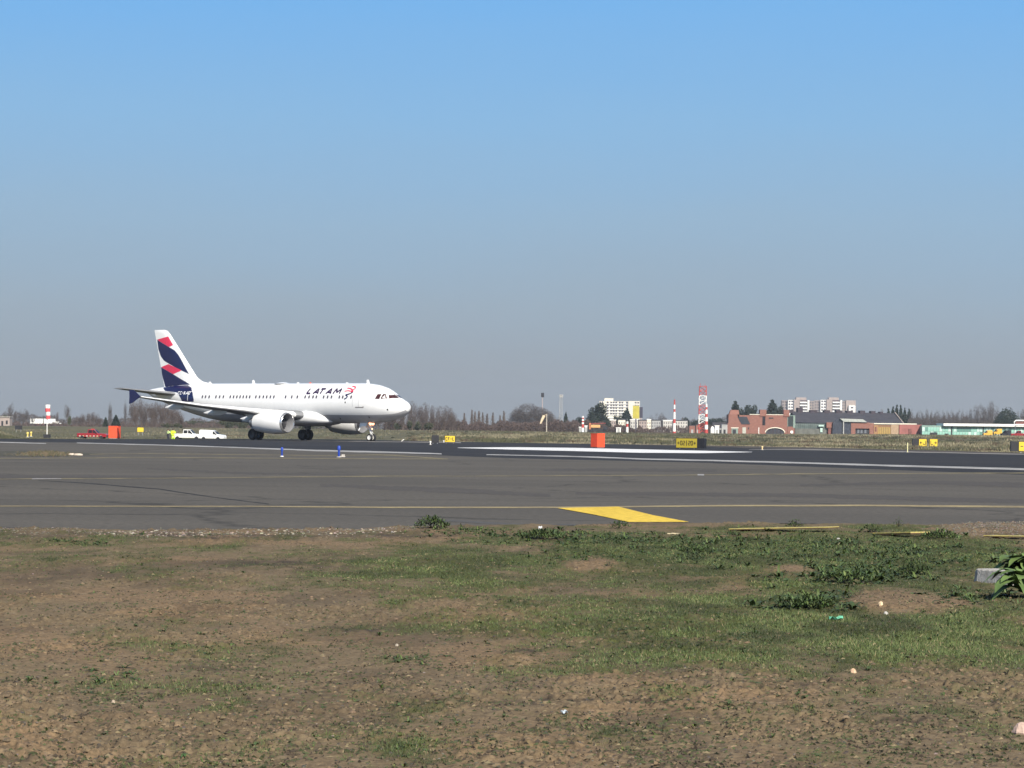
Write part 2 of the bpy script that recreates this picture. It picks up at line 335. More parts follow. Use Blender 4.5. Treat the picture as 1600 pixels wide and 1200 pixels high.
# tyre-darkened lanes and an old joint across the apron
DKA = ground_material('tyre_marked_asphalt', (.086, .076, .067), (.072, .064, .057), .3, (1, 3, 1))
strip('dark_asphalt_lane', [(-200, 741), (100, 742), (300, 744)], [(-200, 748.4), (100, 747.4), (300, 746.4)], .002, DKA, n=16, rag=.6, seed=2)
for q_, (ta, tb) in enumerate((([(230, 731.0), (380, 738.0), (560, 741.0)], [(230, 733.0), (380, 741.0), (560, 742.6)]), ([(850, 733), (1000, 731.5), (1120, 735)], [(850, 735.5), (1000, 736.5), (1120, 737)]), ([(900, 769), (1250, 771), (1600, 781)], [(900, 773), (1250, 777), (1600, 787)]), ([(500, 756), (700, 762), (860, 772)], [(500, 760), (700, 770), (860, 776)]), ([(1250, 757), (1450, 751), (1600, 754)], [(1250, 759), (1450, 757), (1600, 762)]))):
    strip('dark_asphalt_lane', ta, tb, .0015 + .0001 * q_, DKA, n=40, rag=.9, seed=10 + q_)
strip('asphalt_joint', [(60, 750.6), (130, 754.0), (250, 763.6), (330, 776.0), (420, 787.0)], [(60, 751.2), (130, 755.2), (250, 765.0), (330, 777.2), (420, 788.0)], .002, ground_material('dark_joint_tar', (.036, .033, .032), (.028, .026, .026), .5), n=24, rag=.3)
strip('pale_asphalt_edge', [(520, 827.6), (620, 824.4), (690, 811.0), (720, 813.0), (800, 818.0), (900, 819)], [(520, 829), (620, 826.0), (690, 814.5), (720, 816.4), (800, 820.4), (900, 821.4)], .003, ground_material('pale_dusty_asphalt', (.105, .10, .095), (.07, .066, .062), .8), n=24, rag=.4)

# ------------------------------------------------------------------ foreground earth
GBL = [(1250, 945, 330, 62, 1.0), (980, 1000, 230, 34, .75), (1480, 1000, 260, 45, .95), (1000, 862, 330, 34, 1.0), (1420, 862, 260, 42, 1.0), (150, 850, 260, 16, .55), (250, 880, 330, 22, .22), (640, 1032, 60, 16, .6), (350, 1015, 100, 22, .14), (250, 1085, 130, 22, .22), (1050, 1088, 60, 12, .6), (630, 1172, 70, 16, .6), (430, 1160, 150, 25, .2), (760, 915, 190, 36, .5), (640, 890, 160, 30, .4), (1300, 1045, 420, 26, .38), (900, 1150, 260, 30, .12)]
BARE = [(925, 886, 36, 9, 1.2), (1240, 891, 34, 7, 1.2), (1392, 947, 74, 17, 1.8), (1490, 946, 40, 9, 1.1), (1150, 920, 55, 7, .5), (830, 861, 60, 5, .6), (1080, 905, 40, 5, .4), (1555, 828, 70, 8, 1.6), (200, 940, 180, 25, .3)]
def topx(x, y):
    ux, vz = x / y * F, -(0 - CAMH) / y * F
    return 800 + ux * c_ - vz * s_, VH + ux * s_ + vz * c_
def green(px, py, x, y):
    g = 0
    for a, b, c, d, k in GBL: g = g + k * np.exp(-((px - a) / c) ** 2 - ((py - b) / d) ** 2)
    for a, b, c, d, k in BARE: g = g - k * np.exp(-((px - a) / c) ** 2 - ((py - b) / d) ** 2)
    n = fbm(x * 2.2, y * .9, 11, 4) - .5; n2 = fbm(x * 9, y * 5, 31, 3) - .5
    return np.clip(g * .82 + n * 1.35 + n2 * .7, 0, 1)
def gheight(x, y, px, py):
    edge = np.interp(px, [p[0] for p in NEAR], [p[1] for p in NEAR])
    t = ss(py, edge - 3.2, edge - .6)
    h = (fbm(x * .7, y * .35, 3, 3) - .5) * .05 + (fbm(x * 3.2, y * 1.8, 5, 4) - .5) * .03
    cl = ss(fbm(x * 1.6, y * .8, 8, 3), .46, .62)
    h = h + (.35 + cl) * (np.abs(fbm(x * 14, y * 9, 17, 3) - .5) * .040) + (fbm(x * 42, y * 26, 23, 2) - .5) * .012 * (.5 + cl) + ss(fbm(x * 24, y * 12, 29, 2), .60, .72) * .012 * (.3 + cl)
    for a, b, c, d, k in ((925, 884, 40, 9, .03), (1392, 940, 70, 16, .035), (1240, 890, 35, 8, .02), (830, 862, 70, 6, .02), (1560, 826, 60, 8, .05), (700, 1090, 260, 8, .02), (900, 1112, 200, 6, .02), (1430, 1130, 220, 8, .02)):
        h = h + k * np.exp(-((px - a) / c) ** 2 - ((py - b) / d) ** 2)
    return t * (h + .006) - (1 - t) * .05
def near_ground():
    # rows from the picture's bottom edge (and a little before it) to the apron's edge
    v = np.r_[np.linspace(720, 530, 60)[:-1], np.linspace(530, 143, 560)]; ys = CAMH * F / v
    us = np.linspace(-1010, 1010, 760) / F
    Yg, A = np.meshgrid(ys, us, indexing='ij'); X = A * Yg
    px, py = topx(X, Yg); Z = gheight(X, Yg, px, py); g = green(px, py, X, Yg)
    hum_crevice = ss(fbm(X * 1.3, Yg * .55, 41, 4), .54, .70) * .4
    for a, b, c, d, k in ((480, 884, 150, 9, .9), (60, 905, 120, 9, .7), (320, 838, 420, 5, .9), (250, 915, 90, 8, .5), (950, 872, 120, 6, .6), (700, 1100, 150, 6, .4), (820, 868, 70, 5, .6), (900, 1102, 90, 2.2, 1.2), (1015, 1106, 60, 2.0, 1.2), (760, 1088, 50, 2.5, 1.1), (830, 1018, 45, 4, 1.1), (930, 1024, 40, 3, 1.), (1430, 1136, 90, 2.5, 1.1), (1290, 1072, 90, 4, .9), (1480, 1076, 60, 4, .9), (210, 1086, 70, 3, .9), (560, 985, 60, 3, .8), (330, 1045, 60, 4, .8), (60, 1190, 90, 4, .9)):  # humus patches, plus thin streaks painting crevice shade into the soil
        hum_crevice = hum_crevice + k * np.exp(-((px - a) / c) ** 2 - ((py - b + (fbm(px * .05, px * 0, 5, 3) - .5) * 14) / d) ** 2) * ss(fbm(X * 7, Yg * 4, 13, 3), .30, .55)
    hum_crevice = np.clip(hum_crevice, 0, 1); red = ss(fbm(X * .9 + 7, Yg * .5, 51, 3), .45, .65)
    for a, b, c, d, k in BARE[:4]: red = red + 1.2 * np.exp(-((px - a) / c) ** 2 - ((py - b) / d) ** 2)
    col = np.stack([g, hum_crevice, np.clip(red, 0, 1)], -1).reshape(-1, 3)
    m = bpy.data.materials.new('bare_winter_soil'); m.use_nodes = True; t = m.node_tree; b = t.nodes['Principled BSDF']; n = t.nodes.new; l = t.links.new
    b.inputs['Roughness'].default_value = .95; b.inputs['Specular IOR Level'].default_value = .15
    a = n('ShaderNodeAttribute'); a.attribute_name = 'tint'; s = n('ShaderNodeSeparateColor'); l(a.outputs['Color'], s.inputs[0])
    ge = n('ShaderNodeNewGeometry')
    def noise(sc, d=5, r=.6):
        q = n('ShaderNodeTexNoise'); q.inputs['Scale'].default_value = sc; q.inputs['Detail'].default_value = d; q.inputs['Roughness'].default_value = r; l(ge.outputs['Position'], q.inputs[0]); return q
    def mixc(f, A_, B_):
        q = n('ShaderNodeMix'); q.data_type = 'RGBA'
        for i, x in ((0, f), (6, A_), (7, B_)):
            if isinstance(x, tuple): q.inputs[i].default_value = (*x, 1)
            elif isinstance(x, float): q.inputs[i].default_value = x
            else: l(x, q.inputs[i])
        return q.outputs[2]
    def rng(src, lo, hi, a0=0., a1=1.):
        q = n('ShaderNodeMapRange'); q.inputs[1].default_value = lo; q.inputs[2].default_value = hi; q.inputs[3].default_value = a0; q.inputs[4].default_value = a1; l(src, q.inputs[0]); return q.outputs[0]
    n1, n2, n3 = noise(22, 6, .7), noise(6, 5), noise(90, 3)
    soil = mixc(s.outputs[2], (.208, .155, .094), (.255, .172, .100))
    soil = mixc(rng(n1.outputs[0], .38, .62), (.118, .086, .052), soil)
    soil = mixc(rng(n2.outputs[0], .55, .75, 0, .6), soil, (.27, .21, .135))
    soil = mixc(s.outputs[1], soil, (.066, .050, .035))
    moss = mixc(rng(n1.outputs[0], .35, .65), (.034, .046, .015), (.092, .098, .034))
    gm = n('ShaderNodeMath'); gm.operation = 'ADD'; l(s.outputs[0], gm.inputs[0]); l(rng(n1.outputs[0], .3, .7, -.3, .3), gm.inputs[1])
    c1 = mixc(rng(gm.outputs[0], .12, .75), soil, moss)
    speck = rng(n3.outputs[0], .66, .72, 0., .35)
    c1 = mixc(speck, c1, (.26, .21, .16))
    l(c1, b.inputs['Base Color'])
    bn = n('ShaderNodeBump'); bn.inputs['Strength'].default_value = .8; bn.inputs['Distance'].default_value = .012; l(n1.outputs[0], bn.inputs['Height'])
    b2 = n('ShaderNodeBump'); b2.inputs['Strength'].default_value = .5; b2.inputs['Distance'].default_value = .004; l(n3.outputs[0], b2.inputs['Height']); l(bn.outputs[0], b2.inputs['Normal']); l(b2.outputs[0], b.inputs['Normal'])
    V = np.c_[X.ravel(), Yg.ravel(), Z.ravel()]; k = len(us)
    i = (np.arange(len(ys) - 1)[:, None] * k + np.arange(k - 1)[None]).ravel()
    o = npmesh('soil_verge', V, np.c_[i, i + 1, i + k + 1, i + k], m, col, True); o['kind'] = 'structure'
near_ground()
def soil_z(x, y):
    px, py = topx(np.asarray(x, float), np.asarray(y, float)); return gheight(np.asarray(x, float), np.asarray(y, float), px, py)
def soil_at(px, py):
    p = gp(px, py); return Vector((p.x, p.y, float(soil_z(p.x, p.y))))
RS = np.random.RandomState(7)
def sample(n, x0, x1, y0, y1):
    px = RS.uniform(x0, x1, n); py = RS.uniform(y0, y1, n)
    u, v = px - 800, py - VH; a = (u * c_ + v * s_) / F; b = (u * s_ - v * c_) / F; Y = -CAMH / b
    return px, py, a * Y, Y
def blades(name, x, y, z, h, w, col, lean=.6):
    n = len(x); th = RS.uniform(0, 2 * PI, n); dx, dy = np.cos(th) * w / 2, np.sin(th) * w / 2 * .5
    ln = RS.uniform(0, lean, n) * h; ph = RS.uniform(0, 2 * PI, n)
    V = np.empty((n, 3, 3)); V[:, 0] = np.c_[x - dx, y - dy, z - .003]; V[:, 1] = np.c_[x + dx, y + dy, z - .003]
    V[:, 2] = np.c_[x + ln * np.cos(ph), y + ln * np.sin(ph), z + h]
    C = np.repeat(col[:, None], 3, 1); C[:, 2] *= 1.15
    o = npmesh(name, V.reshape(-1, 3), np.arange(3 * n).reshape(-1, 3), BLADE, C.reshape(-1, 3)); o['kind'] = 'stuff'; return o
def fore_grass():
    px, py, x, y = sample(1000000, -60, 1660, 818, 1230)
    g = green(px, py, x, y); edge = np.interp(px, [p[0] for p in NEAR], [p[1] for p in NEAR])
    near_px = (py - VH) / 530.
    keep = (RS.uniform(0, 1, len(px)) < np.clip(g * 1.0 - .06, 0, 1) ** 1.3 * (.35 + .65 * (1 - near_px) ** .5)) & (py > edge + 2)
    x, y, g = x[keep], y[keep], g[keep]; pat = .45 + .95 * ss(fbm(x * 2.6, y * 1.1, 91, 4), .34, .66)[:, None]
    h = RS.uniform(.006, .022, len(x)) * (.6 + .8 * g); w = .0022 + y * .00016
    t = RS.uniform(0, 1, (len(x), 1)); c = np.array([.028, .046, .013]) * (1 - t) + np.array([.092, .118, .034]) * t
    dry = RS.uniform(0, 1, len(x)) < .07; c[dry] = np.array([.24, .19, .10]) * RS.uniform(.6, 1.1, (dry.sum(), 1))
    blades('short_grass', x, y, soil_z(x, y), h, w, c * pat, 1.4)
    # dead stalks and crumbs lying over the bare soil
    px, py, x, y = sample(60000, -60, 1660, 835, 1230)
    q = fbm(x * 3.1, y * 2, 61, 3); keep = RS.uniform(0, 1, len(x)) < .25 + ss(q, .5, .66) * .6
    x, y = x[keep], y[keep]; t = RS.uniform(0, 1, (len(x), 1))
    c = np.where(t < .5, np.array([.055, .068, .024]), np.where(t < .88, np.array([.065, .048, .032]), np.array([.20, .16, .09]))) * RS.uniform(.7, 1.2, (len(x), 1))
    n = len(x); z = soil_z(x, y); a = RS.uniform(0, PI, n); ln = RS.uniform(.004, .020, n); w = RS.uniform(.0015, .005, n)
    V = np.empty((n, 3, 3)); V[:, 0] = np.c_[x - ln * np.cos(a), y - ln * np.sin(a), z + .002]; V[:, 1] = np.c_[x + ln * np.cos(a), y + ln * np.sin(a), z + .003]
    V[:, 2] = np.c_[x, y, z + .003 + w * 2.2]
    o = npmesh('dead_plant_litter', V.reshape(-1, 3), np.arange(3 * n).reshape(-1, 3), BLADE, np.repeat(c, 3, 0)); o['kind'] = 'stuff'
fore_grass()

# leafy weeds ------------------------------------------------------
def leaf(L_, W_, rise, droop, seg=3):
    """one leaf along +x: vertices and quads"""
    vs = []; fs = []
    for i in range(seg + 1):
        t = i / seg; w = W_ * (math.sin(PI * min(1, .12 + t * .88)) ** .7) * (1 if i < seg else .15) * .5
        x = L_ * t; z = rise * L_ * math.sin(t * PI * .5) - droop * L_ * t * t
        vs += [(x, -w, z + w * .2), (x, 0, z), (x, w, z + w * .2)]
        if i: k = 3 * i; fs += [(k - 3, k - 2, k + 1, k), (k - 2, k - 1, k + 2, k + 1)]
    return np.array(vs), np.array(fs)
def rosette(n, size, up, rs, wide=.34):
    V = []; Fc = []; C = []; k = 0
    for i in range(n):
        L_ = size * rs.uniform(.55, 1.1); v, f = leaf(L_, L_ * wide * rs.uniform(.7, 1.2), up * rs.uniform(.2, 1.1), rs.uniform(.15, .75))
        a = rs.uniform(0, 2 * PI); r = rs.uniform(0, .12) * size
        rot = np.array([[math.cos(a), -math.sin(a), 0], [math.sin(a), math.cos(a), 0], [0, 0, 1]])
        v = v @ rot.T + np.array([r * math.cos(a), r * math.sin(a), 0]); V.append(v); Fc.append(f + k); k += len(v)
        C.append(np.ones((len(v), 3)) * np.array([1, 1, 1]) * rs.uniform(.55, 1.25) * np.array([rs.uniform(.85, 1.2), 1, rs.uniform(.8, 1.3)]))
    return np.vstack(V), np.vstack(Fc), np.vstack(C)
def weed_mass():
    rs = np.random.RandomState(3); tem = [rosette(9, 1., u, rs, w) for u, w in ((.5, .4), (.9, .3), (1.3, .28), (.35, .5), (.8, .22))]
    low = [rosette(6, 1., u, rs, w) for u, w in ((.5, .45), (.9, .4), (.3, .5), (1.2, .35))]
    V = []; Fc = []; C = []; k = 0
    PX, PY, XX, YY = sample(26000, -40, 1640, 826, 1210); gg = green(PX, PY, XX, YY); ZZ = soil_z(XX, YY); ed = np.interp(PX, [p[0] for p in NEAR], [p[1] for p in NEAR])
    ok = (rs.uniform(0, 1, len(PX)) < np.clip(gg, 0, 1) ** 1.2 * .42 + .006) & (PY > ed + 1)
    for x, y, z in zip(XX[ok], YY[ok], ZZ[ok]):
        v, f, c = low[rs.randint(4)]; v = v[:]; a = rs.uniform(0, 2 * PI); s = rs.uniform(.012, .034)
        rot = np.array([[math.cos(a), -math.sin(a), 0], [math.sin(a), math.cos(a), 0], [0, 0, rs.uniform(.5, 1.1)]])
        V.append(v @ rot.T * s + (x, y, z)); Fc.append(f + k); k += len(v); C.append(c * rs.uniform(.6, 1.25) * np.array([rs.uniform(.9, 1.25), 1, .9]))
    spots = []
    for (a, b, sx, sy, n, s) in ((1000, 846, 230, 13, 430, .075), (860, 838, 130, 8, 200, .07), (1300, 856, 190, 18, 420, .08), (1430, 870, 130, 24, 300, .08), (1340, 900, 90, 12, 230, .105), (1270, 948, 65, 10, 160, .095), (1560, 900, 45, 28, 170, .09), (1500, 940, 60, 14, 90, .07), (900, 872, 120, 10, 110, .06), (720, 832, 60, 6, 90, .06), (1450, 985, 130, 25, 60, .045), (1080, 985, 260, 35, 90, .04), (120, 848, 50, 5, 70, .05), (640, 1030, 45, 10, 26, .045), (330, 1015, 60, 12, 18, .045), (170, 1050, 60, 14, 16, .045), (640, 905, 200, 25, 50, .04), (150, 1075, 80, 14, 14, .04), (1050, 1090, 60, 12, 16, .03), (640, 1172, 60, 10, 18, .03), (400, 1120, 260, 60, 60, .028), (300, 990, 320, 60, 70, .032), (900, 1120, 400, 50, 60, .026), (1300, 1080, 320, 60, 60, .03), (200, 900, 260, 40, 60, .035), (1200, 1010, 420, 50, 200, .032), (215, 836, 10, 2, 8, .05), (240, 838, 120, 3, 20, .04), (1130, 870, 150, 12, 160, .07), (1220, 915, 50, 10, 40, .06)):
        spots += [(rs.normal(a, sx * .55), rs.normal(b, sy * .6), s * rs.uniform(.55, 1.35)) for _ in range(n)]
    for px, py, s in spots:
        ed = np.interp(px, [p[0] for p in NEAR], [p[1] for p in NEAR])
        if py < ed + 2 or px < -80 or px > 1680: continue
        if any(((px - a) / c) ** 2 + ((py - b) / d) ** 2 < .8 for a, b, c, d, _ in BARE[:4]) and rs.rand() < .85: continue
        if 1515 < px < 1580 and 885 < py < 925: continue
        p = soil_at(px, py); v, f, c = tem[rs.randint(5)]; a = rs.uniform(0, 2 * PI)
        rot = np.array([[math.cos(a), -math.sin(a), 0], [math.sin(a), math.cos(a), 0], [0, 0, rs.uniform(.6, 1.2)]])
        V.append(v @ rot.T * s + np.array(p)); Fc.append(f + k); k += len(v); C.append(c * rs.uniform(.7, 1.15))
    o = npmesh('leafy_weeds', np.vstack(V), np.vstack(Fc), LEAF, np.vstack(C), True); o['kind'] = 'stuff'
weed_mass()
def weed_clump(px, py, w, h, label, seed, n=5):
    """a taller weed: its own foliage and stems"""
    rs = np.random.RandomState(seed); p = soil_at(px, py); t = thing('weed_clump', p, label, 'weed', 'tall weeds along the asphalt and in the verge')
    V = []; Fc = []; C = []; k = 0; st = B()
    for i in range(n * 13):
        r = rs.uniform(0, 1) ** .6; a = rs.uniform(0, 2 * PI); x, y = r * w / 2 * math.cos(a), r * w / 2 * math.sin(a); zz = h * (1 - r * r * .75) * rs.uniform(.25, .85)
        v, f, c = rosette(6, w * .105, 1.2, rs, .30); V.append(v + np.array([x, y, zz])); Fc.append(f + k); k += len(v); C.append(c * rs.uniform(.65, 1.1))
        if i % 8 == 0: st.tube([(0, 0, -.01), (x, y, zz)], [.004, .003], 4)
    npmesh('foliage', np.vstack(V), np.vstack(Fc), LEAF, np.vstack(C), True, t); st.build('stem', MATS['weed_leaf'], t)
weed_clump(676, 828, .50, .20, 'rounded dark green weed bush at the asphalt edge, the tallest left of the yellow block', 11, 9)
weed_clump(968, 826, .32, .13, 'low weed clump overlapping the lower edge of the yellow painted block', 12)
weed_clump(1242, 826, .26, .15, 'small upright weed at the asphalt edge just above the longest yellow plank', 13, 4)
weed_clump(1362, 832, .34, .12, 'weed clump between the longest and the middle yellow plank', 14, 5)
weed_clump(1404, 826, .16, .15, 'thin spiky weed standing just above the middle yellow plank', 15, 3)
weed_clump(1470, 842, .55, .12, 'wide low weed clump between the middle plank and the gravel heap', 16, 7)
weed_clump(850, 846, .55, .12, 'broad weed clump in front of the asphalt below the pale curved edge', 17, 7)
weed_clump(1430, 902, .34, .20, 'upright leafy weed clump left of the concrete block', 18, 7)
weed_clump(1315, 912, .50, .16, 'spreading weed clump above the reddish bare soil patch', 19, 7)
weed_clump(1255, 956, .45, .11, 'dark low weed clump left of the reddish bare soil patch', 20, 6)
weed_clump(952, 890, .12, .09, 'small dark weed at the right end of the small bare soil mound', 21, 3)
weed_clump(1090, 866, .40, .12, 'leafy weed clump in the verge right below the yellow painted block', 22, 6)
def dock(px=1604, py=938, label='big broad-leaved dock plant in front of the concrete block at the right edge', seed=6, sc=1.15):
    p = soil_at(px, py); t = thing('dock_plant', p, label, 'plant', 'dock plants at the right edge'); t.scale = (sc,) * 3
    rs = np.random.RandomState(seed); st = B(); n = 46
    for i in range(n):
        q = i / n; L_ = (.34 - .12 * q) * rs.uniform(.8, 1.15); v, f = leaf(L_, L_ * rs.uniform(.34, .46), rs.uniform(.30, .5) + .25 * q, rs.uniform(.35, .75), 7)
        a = i * 2.4 + rs.uniform(-.3, .3)
        rot = np.array([[math.cos(a), -math.sin(a), 0], [math.sin(a), math.cos(a), 0], [0, 0, 1]])
        v[:, 2] += np.sin(v[:, 0] * 50 + i) * .005
        npmesh('leaf', v @ rot.T + (rs.uniform(-.05, .05), rs.uniform(-.05, .05), .01 + .10 * q), f, LEAF, np.ones((len(v), 3)) * rs.uniform(1.0, 1.8), True, t)
    st.tube([(0, 0, -.02), (0, .01, .2)], [.014, .007], 6); st.build('stem', LEAF, t)
dock()
dock(1606, 908, 'second dock plant behind the first, its upper leaves over the concrete block', 9, 1.2)

# gravel ------------------------------------------------------------
def stones(name, spots, m=GRAV, cv=(.85, 1.1), flat=.9):
    """low-poly stones joined: rows of (x, y, z, size, brightness)"""
    S = np.array(spots); n = len(S)
    base = np.array([(1, 0, 0), (.3, .9, 0), (-.8, .6, 0), (-.8, -.6, 0), (.3, -.9, 0), (.5, .3, .6), (-.4, .5, .65), (-.4, -.4, .6), (.4, -.4, .7)])
    tri = np.array([(0, 1, 5), (1, 2, 6), (1, 6, 5), (2, 3, 6), (3, 7, 6), (3, 4, 7), (4, 8, 7), (4, 0, 8), (0, 5, 8), (5, 6, 8), (6, 7, 8)])
    V = base[None] * RS.uniform(.7, 1.3, (n, 9, 3)); a = RS.uniform(0, 2 * PI, n); ca, sa = np.cos(a), np.sin(a)
    X = V[:, :, 0] * ca[:, None] - V[:, :, 1] * sa[:, None]; Y = V[:, :, 0] * sa[:, None] + V[:, :, 1] * ca[:, None]
    W = np.stack([X, Y, V[:, :, 2] * flat - .15], -1) * S[:, None, 3:4] + S[:, None, :3]
    Fc = (tri[None] + (np.arange(n) * 9)[:, None, None]).reshape(-1, 3)
    C = np.repeat(S[:, 4:5] * RS.uniform(cv[0], cv[1], (n, 3)) * (1, .97, .93), 9, 0)
    return npmesh(name, W.reshape(-1, 3), Fc, m, C)
def gravel():
    sp = []
    def put(n, fx, fy, s0, s1, b0=.55, b1=1.35):
        for _ in range(n):
            px, py = fx(), fy(); 
            ed = np.interp(px, [p[0] for p in NEAR], [p[1] for p in NEAR]); py = py + ed if py < 100 else py
            p = soil_at(px, py); sp.append((p.x, p.y, p.z, RS.uniform(s0, s1), RS.uniform(b0, b1)))
    put(1900, lambda: RS.uniform(-60, 660), lambda: abs(RS.normal(1.5, 5.5)), .005, .018, .45, 1.3)
    put(230, lambda: RS.uniform(150, 620), lambda: RS.uniform(1, 9), .010, .026, 1.0, 2.4)
    o = stones('gravel', sp); o['kind'] = 'stuff'
    sp.clear(); put(2200, lambda: RS.normal(1570, 50), lambda: max(1, RS.normal(8, 6)), .006, .020, .45, 1.25)
    o = stones('gravel', sp); o['kind'] = 'stuff'
    sp.clear(); put(900, lambda: RS.uniform(-40, 1640), lambda: RS.uniform(840, 1215), .003, .009, .7, 1.5); put(2600, lambda: RS.uniform(-40, 1640), lambda: RS.uniform(850, 1215), .003, .012, .30, .6)
    o = stones('pebbles', sp); o['kind'] = 'stuff'
    PX, PY, XX, YY = sample(60000, -50, 1650, 838, 1225); gg = green(PX, PY, XX, YY); rough = ss(fbm(XX * 1.6, YY * .8, 8, 3), .44, .60) * (1 - gg) * (.25 + .75 * ss(fbm(XX * 6, YY * 3, 98, 3), .45, .6))
    ok = RS.uniform(0, 1, len(PX)) < rough * .55 + .02; ZZ = soil_z(XX, YY); n = ok.sum()
    S_ = np.c_[XX[ok], YY[ok], ZZ[ok], RS.uniform(.25, 1, n) ** 2.6 * .019 + .003, RS.uniform(.65, 1.15, n)]
    o = stones('soil_clods', S_, mat('dry_soil_clod', (.142, .108, .068), .95, .25, 20, attr="tint", col2=(.205, .150, .092), bump=.5, bscale=120), (.96, 1.05), .75); o['kind'] = 'stuff'
gravel()
def rock(px, py, w, h, col, label, seed, name='stone', cat='stone'):
    p = soil_at(px, py); rs = random.Random(seed); b = B()
    rings = []
    for z, r in ((-.2, .8), (.15, 1.), (.55, .85), (.85, .55), (1., .2)):
        rings.append([(math.cos(a) * w / 2 * r * rs.uniform(.82, 1.12), math.sin(a) * w / 2 * r * rs.uniform(.82, 1.12), z * h) for a in [2 * PI * k / 8 for k in range(8)]])
    b.loft(rings); o = b.build(name, mat('stone_tone_%d' % seed, col, .85, .18, 40, bump=.4), None); o.location = p
    tag(o, label, cat)
rock(1376, 953, .045, .035, (.62, .47, .30), 'pale tan stone in the reddish bare soil patch, higher of two', 1)
rock(1384, 964, .035, .02, (.42, .40, .37), 'small whitish stone just below the tan one in the reddish soil', 2)
rock(1333, 1056, .040, .028, (.50, .34, .22), 'orange tan pebble alone on bare soil right of centre', 3)
rock(1596, 1150, .085, .055, (.44, .32, .26), 'pinkish stone cut by the right edge of the picture', 4)
rock(1524, 906, .02, .012, (.4, .35, .28), 'tiny pale stone at the foot of the concrete block', 5)
rock(620, 1008, .025, .016, (.30, .26, .21), 'small pale stone on the brown soil left of the middle green tuft', 6)
rock(177, 1098, .022, .018, (.34, .27, .20), 'small pale stone low on the left on bare soil', 7)
rock(1310, 843, .06, .02, (.34, .33, .30), 'grey stone among weeds behind the spreading clump', 9)
def scrap(px, py, w, h, col, label, seed, cat='litter'):
    p = soil_at(px, py); rs = random.Random(seed); b = B(); n = 5
    V = [((i / n - .5) * w, (j / n - .5) * w * .8, h * rs.uniform(.1, 1) + .004) for j in range(n + 1) for i in range(n + 1)]
    V2 = [(x, y, z - .0015) for x, y, z in V]
    Fq = [(j * (n + 1) + i, j * (n + 1) + i + 1, (j + 1) * (n + 1) + i + 1, (j + 1) * (n + 1) + i) for j in range(n) for i in range(n)]
    b.add(V, Fq); b.add(V2, [f[::-1] for f in Fq]); o = b.build('litter_scrap', mat('scrap_%d' % seed, col, .5, .1, 30)); o.location = p; tag(o, label, cat)
scrap(1306, 973, .10, .035, (.13, .42, .27), 'crumpled green plastic scrap lying in the grass', 1)
scrap(881, 1122, .035, .018, (.36, .42, .46), 'bluish grey crumpled scrap on the bare soil', 2)
scrap(844, 831, .05, .06, (.62, .62, .64), 'crumpled whitish paper standing in the weeds near the asphalt', 3)
scrap(1052, 835, .16, .02, (.50, .42, .27), 'flat tan cardboard piece in the weeds below the yellow block', 4)

# yellow planks, concrete block --------------------------------------
def plank(pxa, pya, pxb, pyb, wid, thick, lift, label):
    a, b_ = soil_at(pxa, pya), soil_at(pxb, pyb); a.z += lift[0]; b_.z += lift[1]
    d = (b_ - a); ln = d.length; t = thing('yellow_plank', a, label, 'plank', 'yellow planks lying in the weeds'); t.rotation_euler = d.to_track_quat('X', 'Z').to_euler()
    B().box(0, ln, -wid / 2, wid / 2, 0, thick).build('board', PLANKY, t, bevel=.004)
    B().box(.004, ln - .004, -wid / 2 + .004, wid / 2 - .004, -thick * .8, -.001).build('underside', WOODS, t)
plank(1147, 829.5, 1303, 834.5, .34, .012, (.020, .055), 'longest yellow plank, leftmost of the three in the weeds')
plank(1378, 835.5, 1438, 839, .34, .018, (.022, .055), 'short yellow plank, middle of the three in front of the gravel')
plank(1545, 841, 1640, 845, .26, .012, (.020, .04), 'thin yellow plank at the foot of the gravel heap by the right edge')
def block():
    p = soil_at(1524, 913); b = B(); u = Vector((.44, -.9, 0)); w = Vector((.9, .44, 0))
    def q(a, c, z): v = u * a + w * c; return (v.x, v.y, z)
    b.loft([[q(-k, -k, z), q(.05, -k - .012, z), q(.56 + k, -k, z), q(.56 + k, .26 + k, z), q(.2, .27 + k, z), q(-k, .22 + k, z)] for z, k in ((-.06, .02), (.0, .012), (.112, 0.), (.122, -.012))])
    o = b.build('concrete_block', CONC, bevel=.006); o.location = p; tag(o, 'grey concrete block with pale top half hidden by the dock plant', 'concrete block')
block()
